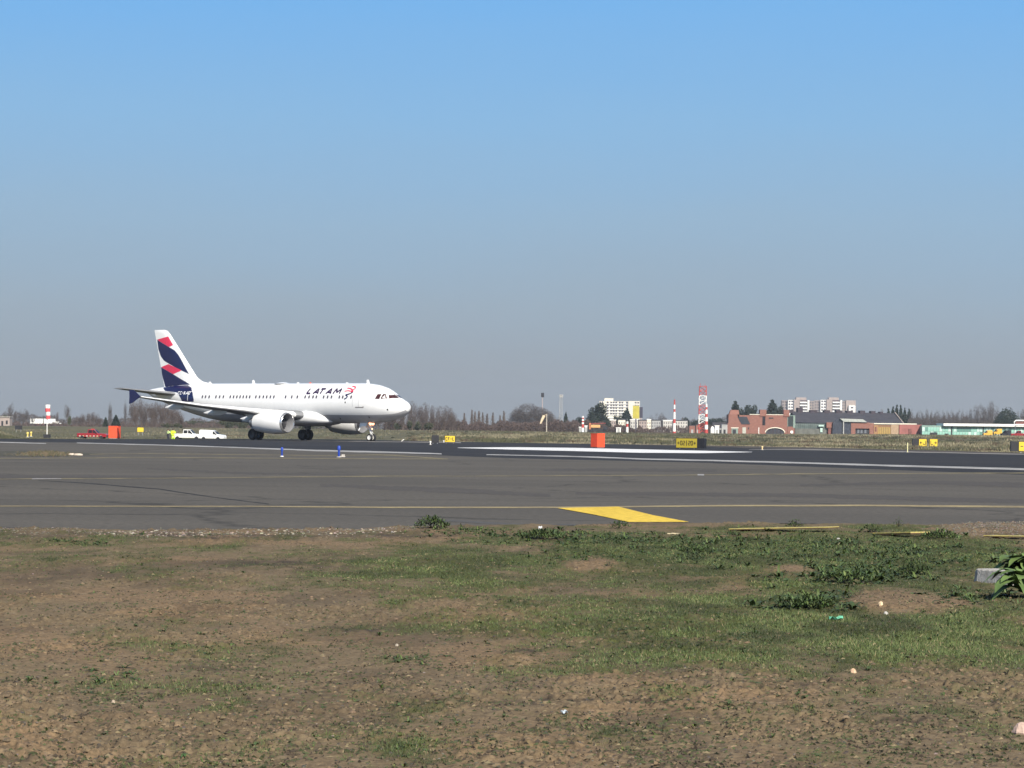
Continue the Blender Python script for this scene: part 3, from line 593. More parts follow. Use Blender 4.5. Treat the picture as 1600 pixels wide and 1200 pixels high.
# ================================================================== THE AIRLINER
def airliner():
    A = thing('airliner', (-10.441, 278.7, 0), 'white twin-engine airliner with navy and coral striped tail standing on the runway', 'airliner', rz=-.671)
    FT = np.array([(0, 3.5, 3.44, .03), (.08, 3.74, 3.2, .3), (.3, 3.98, 2.92, .62), (.7, 4.2, 2.65, .93), (1.2, 4.42, 2.42, 1.2), (1.75, 4.72, 2.26, 1.42), (2.3, 5.1, 2.13, 1.58), (3.0, 5.47, 2.0, 1.73), (4, 5.76, 1.9, 1.87), (5, 5.9, 1.85, 1.94), (6, 5.96, 1.83, 1.97), (9, 5.97, 1.82, 1.975), (14, 5.97, 1.82, 1.975), (19, 5.97, 1.82, 1.975), (24, 5.97, 1.83, 1.975), (26, 5.97, 1.93, 1.95), (28, 5.96, 2.17, 1.86), (30, 5.92, 2.55, 1.68), (32, 5.84, 3.02, 1.40), (34, 5.72, 3.57, 1.03), (36, 5.52, 4.16, .62), (37.2, 5.36, 4.62, .33), (37.57, 5.25, 4.78, .18)])
    ds = np.unique(np.r_[0, .03, .08, .15, .25, .4, .55, .7, .9, 1.1, np.arange(1.3, 6, .25), np.arange(6, 37.5, .5), 37.4, 37.57])
    def sec(d):
        # square-root spacing keeps the radome round
        x = np.sqrt(d + .02); X = np.sqrt(FT[:, 0] + .02)
        return np.interp(x, X, FT[:, 1]), np.interp(x, X, FT[:, 2]), np.interp(x, X, FT[:, 3])
    def surf(d, z, off=0.):
        t, b, w = sec(max(d, 0)); q = 1 - ((z - (t + b) / 2) / ((t - b) / 2)) ** 2
        return w * math.sqrt(max(q, 0)) + off
    b = B(); n = 40; rings = []
    for d in ds:
        t, bo, w = sec(d); rings.append([(-d, -w * math.sin(2 * PI * j / n), (t + bo) / 2 + (t - bo) / 2 * math.cos(2 * PI * j / n)) for j in range(n)])
    b.loft(rings)
    BELLY_SHADE = mat('belly_shade_grey', (.36, .36, .38), .4, .05, 2)  # lower skin greyed so its colour carries the underside shade
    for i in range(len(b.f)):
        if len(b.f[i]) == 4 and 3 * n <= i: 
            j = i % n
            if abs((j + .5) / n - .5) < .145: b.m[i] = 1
    fus = b.build('fuselage', [WHITE, BELLY_SHADE], A, True)
    # decal: scanline fill of a 2-D outline laid on a surface
    def decal(polys, mp, name, m, parent, step=.06):
        bb = B()
        for poly in polys:
            zs = [p[1] for p in poly]; z0, z1 = min(zs), max(zs); k = max(2, int((z1 - z0) / step)); lv = [z0 + 1e-4 + (z1 - z0 - 2e-4) * i / k for i in range(k + 1)]
            def cross(z):
                r = []
                for i in range(len(poly)):
                    (x0, a0), (x1, a1) = poly[i], poly[(i + 1) % len(poly)]
                    if (a0 - z) * (a1 - z) < 0: r.append(x0 + (x1 - x0) * (z - a0) / (a1 - a0))
                return sorted(r)
            cs = [cross(z) for z in lv]
            for i in range(k):
                lo, hi = cs[i], cs[i + 1]
                if len(lo) != len(hi): hi = lo = cross((lv[i] + lv[i + 1]) / 2)
                for j in range(0, len(lo) - 1, 2):
                    w = max(lo[j + 1] - lo[j], hi[j + 1] - hi[j]); sg = max(1, int(w / .3))
                    for q in range(sg):
                        f0, f1 = q / sg, (q + 1) / sg; P4 = []
                        for (row, z, f) in ((lo, lv[i], f0), (lo, lv[i], f1), (hi, lv[i + 1], f1), (hi, lv[i + 1], f0)):
                            P4.append(mp(row[j] + (row[j + 1] - row[j]) * f, z))
                        bb.add(P4, [(0, 1, 2, 3)])
        return bb.build(name, m, parent)
    side = lambda off: (lambda d, z: (-d, -surf(d, z, off), z))
    port = lambda off: (lambda d, z: (-d, surf(d, z, off), z))
    # flight-deck windows
    for mp in (side(.012), port(.012)):
        for pl in ([(3.16, 4.32), (3.05, 4.83), (2.66, 4.83), (2.66, 4.32)], [(2.56, 4.32), (2.56, 4.84), (2.33, 4.84), (1.9, 4.33)]):
            decal([pl], mp, 'cockpit_window', CGLASS, A, .05)
    def front(sgn):
        def f(lat, z):
            for d in np.arange(.5, 4, .01):
                if surf(d, z) >= abs(lat): return (-(d - .015), -sgn * lat, z + .01)
            return (-2, -lat, z)
        return f
    for sgn in (1, -1):
        decal([[(1.06, 4.36), (.80, 4.77), (.05, 4.80), (.05, 4.45)]], front(sgn), 'windscreen', CGLASS, A, .06)
    # cabin windows: every one, starboard side
    w0 = None
    for d in [27.54, 27.06, 26.5, 25.47, 24.92, 24.36, 23.34, 22.85, 22.37, 21.9, 21.43, 20.96, 20.5, 19.6, 19.06, 18.52, 18.03, 17.5, 17.01, 15.33, 14.46, 13.66, 12.56, 12.01, 11.46, 10.99, 9.98, 9.43, 8.89, 7.8, 7.34, 6.19]:
        if w0 is None:
            w0 = B(); w0.add([(x, 0, z) for x, z in ((.11, -.10), (.07, -.17), (-.07, -.17), (-.11, -.10), (-.11, .10), (-.07, .17), (.07, .17), (.11, .10))], [tuple(range(8))])
            w0.add([(x * .8, .015, z * .8) for x, z in ((.11, -.10), (.07, -.17), (-.07, -.17), (-.11, -.10), (-.11, .10), (-.07, .17), (.07, .17), (.11, .10))], [tuple(range(8))])
            w0 = w0.build('cabin_window', mat('cabin_window_glass', (.10, .09, .11), .2, .3, 4), A); o = w0
        else: o = w0.copy(); COL.objects.link(o)
        o.location = (-d, -surf(d, 4.52, .012), 4.52); o.rotation_euler = (R(-17), 0, 0)
    # doors: thin grey outlines
    GL = mat('grey_panel_line', (.45, .45, .46), .5, .05, 4)
    for d, z0, z1, w in ((5.1, 3.55, 5.25, .82),):
        ln = .035
        decal([[(d, z0), (d, z1), (d + ln, z1), (d + ln, z0)], [(d + w, z0), (d + w, z1), (d + w + ln, z1), (d + w + ln, z0)], [(d, z1), (d + w, z1), (d + w, z1 + .03), (d, z1 + .03)]], side(.022), 'cabin_door', GL if d < 20 else WHITE, A, .1)
    decal([[(4.5, 3.42), (5.6, 3.42), (5.6, 3.50), (4.5, 3.50)], [(4.5, 3.5), (4.6, 3.5), (4.6, 3.56), (4.5, 3.56)]], side(.012), 'door_sill_marking', mat('grey_marking', (.22, .20, .20), .5, .1, 4), A, .05)
    for d, z in ((6.92, 3.96), (1.69, 3.25), (4.2, 2.45), (8.2, 2.3)):
        decal([[(d - .07, z - .08), (d + .07, z - .08), (d + .07, z + .08), (d - .07, z + .08)]], side(.012), 'static_port', DARKM, A, .04)
    # titles LATAM, the letters drawn as strokes; x runs forward (towards the nose)
    def stroke(pts, w):
        out = []
        for (x0, z0), (x1, z1) in zip(pts, pts[1:]):
            dx, dz = x1 - x0, z1 - z0; l = math.hypot(dx, dz); nx, nz = -dz / l * w / 2, dx / l * w / 2
            out.append([(x0 + nx, z0 + nz), (x1 + nx, z1 + nz), (x1 - nx, z1 - nz), (x0 - nx, z0 - nz)])
        return out
    G = {'L': [[(.22, .55), (0, 0)], [(0, .04), (.52, .04)]], 'A': [[(0, 0), (.52, .55)], [(.52, .55), (.66, 0)], [(.22, .17), (.62, .17)]], 'T': [[(.05, .52), (.68, .52)], [(.36, .52), (.18, 0)]],
         'M': [[(0, 0), (.24, .55)], [(.24, .55), (.48, .14)], [(.48, .14), (.92, .55)], [(.92, .55), (.88, 0)]],
         'C': [[(.5, .50), (.1, .50)], [(.1, .50), (.1, .05)], [(.1, .05), (.5, .05)]], '-': [[(.05, .27), (.35, .27)]], 'B': [[(.1, 0), (.1, .55)], [(.1, .5), (.45, .45)], [(.45, .45), (.1, .28)], [(.1, .28), (.5, .15)], [(.5, .15), (.1, .04)]],
         'Z': [[(.05, .5), (.5, .5)], [(.5, .5), (.05, .05)], [(.05, .05), (.5, .05)]]}
    for ch, x0 in zip('LATAM', (12.50, 11.60, 10.78, 9.82, 8.82)):
        st = []
        for p in G[ch]: st += stroke([(x0 - x, 4.84 + z) for x, z in p], .185)
        decal(st, side(.014), 'title_letter', mat('indigo_title_paint', (.03, .012, .06), .4, .1, 3), A, .05)
    red = [[(6.75, 5.62), (6.3, 5.58), (6.08, 5.38), (6.45, 5.22)], [(7.25, 5.44), (6.75, 5.40), (6.35, 5.22), (6.15, 5.08)], [(7.35, 5.12), (6.9, 5.16), (6.5, 5.12), (6.15, 5.06)], [(6.15, 5.08), (6.4, 4.96)]]
    st = []
    for p in red: st += stroke(p, .12)
    decal(st, side(.016), 'tail_emblem_red_ribbons', CORAL, A, .04)
    st = []
    for p in ([(6.15, 5.02), (6.5, 4.84), (7.05, 4.74)], [(7.05, 4.74), (6.7, 4.58)], [(6.7, 4.62), (6.75, 4.46), (7.1, 4.28)]): st += stroke(p, .13)
    decal(st, side(.02), 'tail_emblem_navy_ribbons', NAVY, A, .04)
    # belly fairing
    b = B(); rings = []
    for d, w, zt, zb in ((9.7, .9, 2.5, 1.85), (10.3, 1.55, 2.95, 1.68), (11.2, 1.98, 3.3, 1.56), (12.4, 2.16, 3.35, 1.50), (15, 2.22, 3.2, 1.48), (18, 2.2, 3.05, 1.48), (20, 2.05, 2.85, 1.55), (21.5, 1.6, 2.5, 1.68), (22.6, .9, 2.2, 1.82)):
        zc, h = (zt + zb) / 2, (zt - zb) / 2
        rings.append([(-d, -w * np.sign(math.sin(a)) * abs(math.sin(a)) ** .75, zc + h * np.sign(math.cos(a)) * abs(math.cos(a)) ** .8) for a in [2 * PI * j / 28 for j in range(28)]])
    b.loft(rings)
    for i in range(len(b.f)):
        if len(b.f[i]) == 4 and abs((i % 28 + .5) / 28 - .5) < .16: b.m[i] = 1  # same underside shade painted on the fairing's lower faces
    b.build('belly_fairing', [WHITE, BELLY_SHADE], A, True)
    # lifting surfaces
    AF = [(0, 0), (.02, .028), (.08, .050), (.2, .066), (.4, .068), (.6, .052), (.8, .028), (1, .003), (1, -.003), (.8, -.014), (.6, -.030), (.4, -.044), (.2, -.046), (.08, -.034), (.02, -.02)]
    def surface(name, secs, m, mirror):
        b = B(); rings = []
        for lat, le, ch, z, th, tw in secs:
            rings.append([(-(le + x * ch), -lat * mirror, z + zz * ch * th / .11 - x * ch * tw) for x, zz in AF])
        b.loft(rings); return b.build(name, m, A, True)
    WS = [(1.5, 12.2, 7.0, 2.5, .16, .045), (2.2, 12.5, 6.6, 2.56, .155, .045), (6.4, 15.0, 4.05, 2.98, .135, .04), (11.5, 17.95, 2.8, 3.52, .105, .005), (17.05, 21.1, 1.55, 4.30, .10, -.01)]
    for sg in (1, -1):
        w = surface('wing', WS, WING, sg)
        # slats: the bright leading edge
        b = B(); rings = []
        for lat, le, ch, z, th, tw in [(2.9, 12.93, 6.2, 2.63, .13, .03)] + WS[2:]:
            rings.append([(-(le - .05 + x * ch), -lat * sg, z - .03 + zz * ch * th / .11 * 1.06) for x, zz in ((-.004, 0), (.015, .03), (.07, .052), (.13, .06), (.13, .045), (.07, -.02), (.07, -.034), (.02, -.024))])
        b.loft(rings); b.build('slat', WHITE, A, True)
        for lat, d0, zz, L_ in ((3.6, 16.6, 2.30, 3.6), (8.2, 17.6, 2.85, 3.4), (12.4, 19.6, 3.36, 2.8)):
            b = B(); b.loft([[(-(d0 + t * L_), -(lat + r * .5 * math.cos(a)) * sg, zz + r * 1.25 * math.sin(a) - .10 * t) for a in [2 * PI * k / 10 for k in range(10)]] for t, r in ((0, .02), (.08, .14), (.3, .25), (.6, .24), (.85, .12), (1, .02))])
            b.build('flap_track_fairing', WHITE, A, True)
        # fence at the tip
        b = B(); y = 17.07 * sg; b.add([(-21.1, -y, 4.30), (-22.1, -y, 4.95), (-22.75, -y, 5.0), (-22.7, -y, 4.3), (-22.75, -y, 3.55), (-22.3, -y, 3.65)], [tuple(range(6))]); k = len(b.v)
        b.add([(p[0], p[1] - .07 * sg, p[2]) for p in b.v[:6]], [tuple(range(6))]); b.add(b.v[:12], [(i, (i + 1) % 6, (i + 1) % 6 + 6, i + 6) for i in range(6)])
        b.build('wingtip_fence', NAVY, A)
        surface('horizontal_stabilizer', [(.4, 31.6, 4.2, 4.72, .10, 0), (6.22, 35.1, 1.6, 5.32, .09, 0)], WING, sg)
        # engines
        ey, ez = -5.75 * sg, 1.82
        b = B(); b.lathe([(-11.42, .92), (-11.36, .985), (-11.6, 1.07), (-12.1, 1.14), (-13, 1.18), (-14, 1.13), (-15, 1.0), (-15.6, .90), (-15.58, .86), (-14.8, .9)], (0, ey, ez), n=36)
        b.lathe([(-11.42, .92), (-11.55, .88), (-12.0, .86), (-12.5, .88)], (0, ey, ez), n=36, mi=1)
        e = b.build('engine_nacelle', [WHITE, mat('intake_duct_grey', (.22, .22, .23), .45, .1, 3)], A, True)
        b = B(); b.lathe([(-11.43, .915), (-11.34, .955), (-11.37, 1.0), (-11.56, 1.065)], (0, ey, ez), n=36); b.build('intake_lip', LIP, e, True)
        b = B(); b.lathe([(-12.45, .0), (-12.45, .88)], (0, ey, ez), n=36); b.build('fan_disc', DARKM, e)
        b = B()
        for k in range(24):
            a = 2 * PI * k / 24; a2 = a + .16
            b.add([(-12.38, ey + .25 * math.cos(a), ez + .25 * math.sin(a)), (-12.44, ey + .25 * math.cos(a2), ez + .25 * math.sin(a2)), (-12.44, ey + .86 * math.cos(a2 + .1), ez + .86 * math.sin(a2 + .1)), (-12.30, ey + .86 * math.cos(a), ez + .86 * math.sin(a))], [(0, 1, 2, 3)])
        b.build('fan_blades', FANM, e)
        b = B(); b.lathe([(-12.05, .02), (-12.15, .12), (-12.4, .27)], (0, ey, ez), n=20); b.build('spinner', DARKM, e, True)
        b = B(); b.lathe([(-15.0, .8), (-15.7, .66), (-16.4, .48), (-16.38, .42), (-15.6, .4)], (0, ey, ez), n=28); b.lathe([(-15.9, .34), (-16.9, .03)], (0, ey, ez), n=20); b.build('exhaust_nozzle', STEEL, e, True)
        b = B(); b.prism([(-12.6, 2.9), (-14.2, 3.12), (-17.6, 2.72), (-16.6, 2.25), (-14.2, 2.5)], ey - .14, ey + .14); b.build('pylon', WHITE, A)
        # main gear
        gy = -3.795 * sg; b = B()
        b.tube([(-17.71, gy, .58), (-17.71, gy, 1.4)], [.09, .09], 10); b.tube([(-17.71, gy, 1.3), (-17.65, gy * .95, 2.7)], [.16, .17], 10); b.tube([(-17.71, gy, .585), (-17.72, gy - .5, .585)], [.09, .09], 8); b.tube([(-17.71, gy, .585), (-17.72, gy + .5, .585)], [.09, .09], 8)
        b.tube([(-17.7, gy, 1.5), (-17.6, gy * .45, 2.1)], [.07, .07], 8); b.tube([(-17.9, gy, .75), (-18.0, gy, 1.1), (-17.85, gy, 1.5)], [.05, .05, .05], 6)
        b.box(-18.05, -17.3, gy - .03 - .38 * sg, gy + .03 - .38 * sg, 1.15, 2.5)
        g = b.build('main_landing_gear', STEEL, A, True)
        for q in (-.465, .465): wheel(g, (-17.71, gy + q, .585), .585, .21)
    # nose gear
    b = B(); b.tube([(-5.07, 0, .38), (-5.12, 0, 1.0)], [.07, .07], 10); b.tube([(-5.12, 0, .9), (-5.25, 0, 2.0)], [.11, .12], 10); b.tube([(-5.07, -.27, .38), (-5.07, .27, .38)], [.06, .06], 8)
    b.tube([(-5.2, 0, 1.1), (-6.3, 0, 1.95)], [.06, .06], 8); b.tube([(-4.95, 0, .62), (-4.85, 0, .85), (-5.0, 0, 1.05)], [.04, .04, .04], 6); b.box(-5.2, -4.95, -.16, .16, 1.1, 1.35)
    g = b.build('nose_landing_gear', mat('white_gear_paint', (.74, .74, .73), .4, .1, 5), A, True)
    for q in (-.25, .25): wheel(g, (-5.07, q, .385), .385, .11, True)
    lamp = mat('lit_landing_lamp', (1, .8, .6), .3, .02, 4, emit=(1., .42, .20), emits=2.4)
    for q in (-.17, .17):
        b = B(); b.lathe([(0, .001), (.02, .17), (-.05, .19), (-.16, .08), (-.2, .001)], (-5.0, q * 1.2, 1.84), n=14); b.build('landing_light', lamp, A, True)
    b = B(); b.lathe([(0, .001), (.02, .08), (-.05, .1), (-.12, .04), (-.14, .001)], (-4.95, 0, 1.28), n=12); b.build('taxi_light', lamp, A, True)
    for q in (-.45, .45):
        b = B(); b.add([(-5.2, q, 1.95), (-6.2, q, 1.9), (-6.2, q * 1.2, 1.5), (-5.3, q * 1.2, 1.55)], [(0, 1, 2, 3)]); b.add([(x, y + .04, z) for x, y, z in b.v[:4]], [(0, 1, 2, 3)]); b.build('nose_gear_door', WHITE, A)
    b = B(); b.add([(-5.9, -.42, 1.95), (-6.05, -.42, 1.9), (-6.35, -.6, 1.1), (-6.2, -.6, 1.1)], [(0, 1, 2, 3)]); b.add([(x, y + .04, z) for x, y, z in b.v[:4]], [(0, 1, 2, 3)]); b.build('nose_gear_door', WHITE, A)
    # fin
    LE = lambda z: 29.1 + .886 * (z - 5.4); TE = lambda z: 35.15 + .262 * (z - 5.4)
    TH = [(0, 0), (.01, .12), (.05, .28), (.12, .40), (.3, .5), (.45, .48), (.7, .28), (.9, .10), (1, .02)]
    def finhalf(x, z): return np.interp(x, [t[0] for t in TH], [t[1] for t in TH]) * .092 * (TE(z) - LE(z))
    b = B(); rings = []
    for z, e in ((5.15, 0), (6.5, 0), (8, 0), (10, 0), (11.4, 0), (11.72, .10), (11.84, .45)):
        c = TE(z) - LE(z); rings.append([(-(LE(z) + e + x * (c - e)), -finhalf(x, z) * (1 if e < .3 else .4), z) for x, _ in TH] + [(-(LE(z) + e + x * (c - e)), finhalf(x, z) * (1 if e < .3 else .4), z) for x, _ in reversed(TH[1:])])
    b.loft(rings); fin = b.build('vertical_stabilizer', WHITE, A, True)
    b = B(); b.loft([[(-d, -w, 5.75), (-d, -w * .3, z), (-d, w * .3, z), (-d, w, 5.75)] for d, w, z in ((27.8, .05, 5.96), (28.6, .12, 6.05), (29.4, .2, 6.2), (30.1, .24, 6.55), (30.7, .22, 7.0))]); b.build('dorsal_fillet', WHITE, A, True)
    def finmap(sg, off):
        return lambda d, z: (-d, -sg * (finhalf(min(1, max(0, (d - LE(z)) / (TE(z) - LE(z)))), z) + off), z)
    red1 = [(36.42, 10.79), (34.60, 11.11), (33.80, 10.16), (34.4, 9.96)]
    blue1 = [(36.38, 10.75), (34.4, 9.94), (33.54, 9.59), (32.95, 9.09), (32.5, 8.56), (31.96, 7.88), (31.26, 7.01), (32.44, 7.4), (34.37, 8.12), (35.24, 8.47), (35.78, 8.97), (36.17, 9.73)]
    red2 = [(35.76, 7.79), (34.48, 8.09), (32.28, 7.39), (33.71, 7.00)]
    blue2 = [(35.72, 7.75), (33.71, 6.98), (30.99, 5.87), (31.02, 5.25), (34.9, 5.25), (35.25, 6.16), (35.59, 6.99)]
    for sg in (1, -1):
        [decal([q], finmap(sg, .012 - .002 * (m is NAVY)), 'tail_stripe', m, fin, .1) for q, m in ((red1, CORAL), (red2, CORAL), (blue1, NAVY), (blue2, NAVY))]
        decal([[(35.0, 5.75), (31.0, 5.78), (30.5, 5.66), (29.89, 5.50), (29.25, 4.92), (28.89, 4.25), (28.9, 4.0), (30.85, 4.0), (31.1, 4.35), (31.45, 4.69), (31.9, 5.0), (33.0, 5.08), (34.1, 5.14), (34.9, 5.5)]], side(.02) if sg > 0 else port(.02), 'tail_stripe', NAVY, fus, .05)
    x = 31.75
    for ch in 'CC-BAC':
        wd = {'-': .42, 'A': .66}.get(ch, .58)
        st = []
        for p in G[ch]: st += stroke([(x - q * .6, 4.76 + z * .62) for q, z in p], .075)
        x -= wd * .58 + .03; decal(st, side(.035), 'registration_letter', WHITE, A, .03)
    decal([[(29.55, 5.15), (29.95, 4.72), (29.95, 4.1), (29.88, 4.1), (29.88, 4.70), (29.48, 5.12)]], side(.035), 'rear_door_outline', WHITE, A, .05)
    # aerials
    for d, z, h in ((28.2, 5.94, .22), (21.75, 5.95, .38), (5.55, 5.92, .40), (8.4, 5.95, .10), (15.3, 5.95, .12)):
        b = B(); b.prism([(-d - .18, z), (-d + .18, z), (-d + .02, z + h), (-d - .2, z + h)], -.03, .03); b.build('aerial', WHITE, A)
    b = B(); b.lathe([(0, .9), (.05, .7), (.14, .35), (.16, .02)], (-17.5, 0, 5.93), 'z', 16); b.build('antenna_radome', WHITE, A, True)
    b = B(); b.lathe([(0, .12), (.08, .1), (.13, .02)], (-13.6, 0, 5.95), 'z', 10); b.build('beacon', ORANGE, A)
def wheel(parent, c, r, hw, bright=False):
    b = B(); b.lathe([(-hw, r * .62), (-hw, r * .86), (-hw * .75, r * .97), (-hw * .35, r), (hw * .35, r), (hw * .75, r * .97), (hw, r * .86), (hw, r * .62)], c, 'y', 28)
    w = b.build('wheel', RUBBER, parent, True)
    b = B(); b.lathe([(-hw * .7, .001), (-hw * .75, r * .35), (-hw * .95, r * .60), (hw * .95, r * .60), (hw * .75, r * .35), (hw * .7, .001)], c, 'y', 20)
    if parent.parent and parent.type == 'MESH' and w: b.build('rim', WHP if bright else DARKM, parent, True)
airliner()
# ================================================================== VEHICLES AND PEOPLE
def vehicle(kind, name, p, rz, paint, label, cat, group=None):
    """local x forward, wheels on z = 0"""
    t = thing(name, p, label, cat, group, rz)
    if kind == 'pickup': L_, W_, prof, cab = 5.2, 1.8, [(-2.6, .45), (2.6, .45), (2.62, .85), (2.45, 1.02), (1.1, 1.08), (-2.6, 1.08)], [(-.75, 1.05), (1.15, 1.05), (.45, 1.72), (-.65, 1.74)]
    elif kind == 'van': L_, W_, prof, cab = 4.4, 1.75, [(-2.1, .40), (2.2, .40), (2.25, .75), (2.1, .98), (1.25, 1.10), (-2.1, 1.10)], [(-2.1, 1.06), (1.2, 1.06), (.45, 1.66), (.1, 1.80), (-1.95, 1.86), (-2.1, 1.7)]
    else: L_, W_, prof, cab = 4.9, 1.8, [(-2.45, .45), (2.4, .45), (2.45, .8), (2.2, .98), (1.0, 1.05), (-2.45, 1.02)], [(-.9, 1.0), (1.05, 1.0), (.4, 1.58), (-.7, 1.6)]
    h = W_ / 2; CG = mat('black_car_glass', (.012, .012, .015), .35, .1, 3, spec=.25)
    b = B(); n = len(prof); b.loft([[(x * (1 - .03 * e), y, z - (.02 * e if z > .6 else 0)) for x, z in prof] for y, e in ((-h, 1), (-h + .08, 0), (h - .08, 0), (h, 1))]); b.build('body', paint, t, bevel=.03)
    b = B(); b.loft([[(x * k, y, z) for x, z in cab] for y, k in ((-h + .06, 1), (h - .06, 1))]); V = b.v
    b.v = [(x, y * (1 - .12 * (z - 1.05)), z) for x, y, z in b.v]; b.build('cab', paint, t, bevel=.04)
    def win(x0, x1, z0, z1, cut=0, back=0):
        for sg in (-1, 1):
            yy = lambda z: sg * ((h - .06) * (1 - .12 * (z - 1.05)) + .006)
            b = B(); P4 = [(x0, z0), (x1, z0), (x1 - cut, z1), (x0 + back, z1)]; b.add([(x, yy(z), z) for x, z in P4] + [(x, yy(z) - sg * .02, z) for x, z in P4], [(0, 1, 2, 3), (4, 5, 6, 7)]); b.build('side_window', CG, t)
    if kind == 'pickup': win(.18, .95, 1.12, 1.62, .45); win(-.6, .08, 1.12, 1.62, 0, .05); fx = (1.15, .45, 1.05, 1.72)
    elif kind == 'van': win(.35, 1.0, 1.10, 1.58, .5); fx = (1.2, .45, 1.06, 1.66)
    else: win(.1, .85, 1.06, 1.5, .42); win(-.75, .0, 1.06, 1.5, 0, .08); fx = (1.05, .4, 1.0, 1.58)
    b = B(); a = .12; w = h - .16
    q = lambda f: (fx[0] + (fx[1] - fx[0]) * f + .015, fx[2] + (fx[3] - fx[2]) * f + .012)
    b.add([(q(a)[0], -w, q(a)[1]), (q(a)[0], w, q(a)[1]), (q(.9)[0], w * .95, q(.9)[1]), (q(.9)[0], -w * .95, q(.9)[1])], [(0, 1, 2, 3)]); b.build('windscreen', CG, t)
    for x in (-L_ / 2 + .95, L_ / 2 - .9):
        for sg in (-1, 1):
            c = (x, sg * (h - .03), .34); b = B(); b.lathe([(-.11, .19), (-.12, .31), (-.06, .34), (.06, .34), (.12, .31), (.11, .19)], c, 'y', 18); wv = b.build('wheel', RUBBER, t, True)
            b = B(); b.lathe([(-.1, .001), (-.1, .2), (.1, .2), (.1, .001)], c, 'y', 12); b.build('rim', DARKM, wv)
    for sg in (-1, 1):
        b = B(); b.box(L_ / 2 - .16, L_ / 2 - .02 if kind != 'van' else 2.2, sg * .55 - .17, sg * .55 + .17, .72, .88); b.build('headlight', mat('headlight_glass', (.75, .75, .72), .2, .05, 5), t)
        b = B(); b.box(.75 if kind == 'pickup' else .9, .95 if kind == 'pickup' else 1.05, sg * (h + .02), sg * (h + .16), 1.08, 1.24); b.build('wing_mirror', BLK, t)
    b = B(); b.box(-L_ / 2 - .03, -L_ / 2 + .05, -h + .1, h - .1, .42, .6); b.box(L_ / 2 - .05, L_ / 2 + .04, -h + .1, h - .1, .42, .62); b.build('bumper', DARKM if kind != 'van' else paint, t)
    return t
pk = vehicle('pickup', 'pickup_truck', at(294, 472) + Vector((0, 0, 0)), R(-8), CARW, 'white double-cab pickup parked behind the white van', 'pickup')
pk.scale = (1, 1, 1.1)
b = B(); b.box(-2.5, -.85, -.84, .84, 1.07, 1.11); b.bar((-.8, -.8, 1.1), (-.85, -.8, 1.8), .04); b.bar((-.8, .8, 1.1), (-.85, .8, 1.8), .04); b.bar((-.85, -.8, 1.8), (-.85, .8, 1.8), .04); b.build('load_bed_cover', BLK, pk)
vehicle('van', 'small_van', at(332, 462), R(-14), CARW, 'small white panel van with rounded roof under the airliner fuselage', 'van')
rc = vehicle('pickup', 'pickup_truck', at(145, 476), R(-6), CARR, 'red pickup beside the orange box at the far left of the runway', 'pickup')
for k in range(7):
    b = B()
    for sg in (-1, 1): b.box(-2.2 + k * .62, -1.9 + k * .62, sg * .905 - .006, sg * .905 + .006, .5, .72)
    b.build('reflective_patch', mat('faded_chequer', (.42, .34, .20), .6, .1, 4) if k % 2 else mat('pale_chequer', (.46, .38, .33), .6, .1, 4), rc)
b = B(); b.box(-.2, .3, -.5, .5, 1.72, 1.86); b.build('roof_light_bar', REDP, rc)

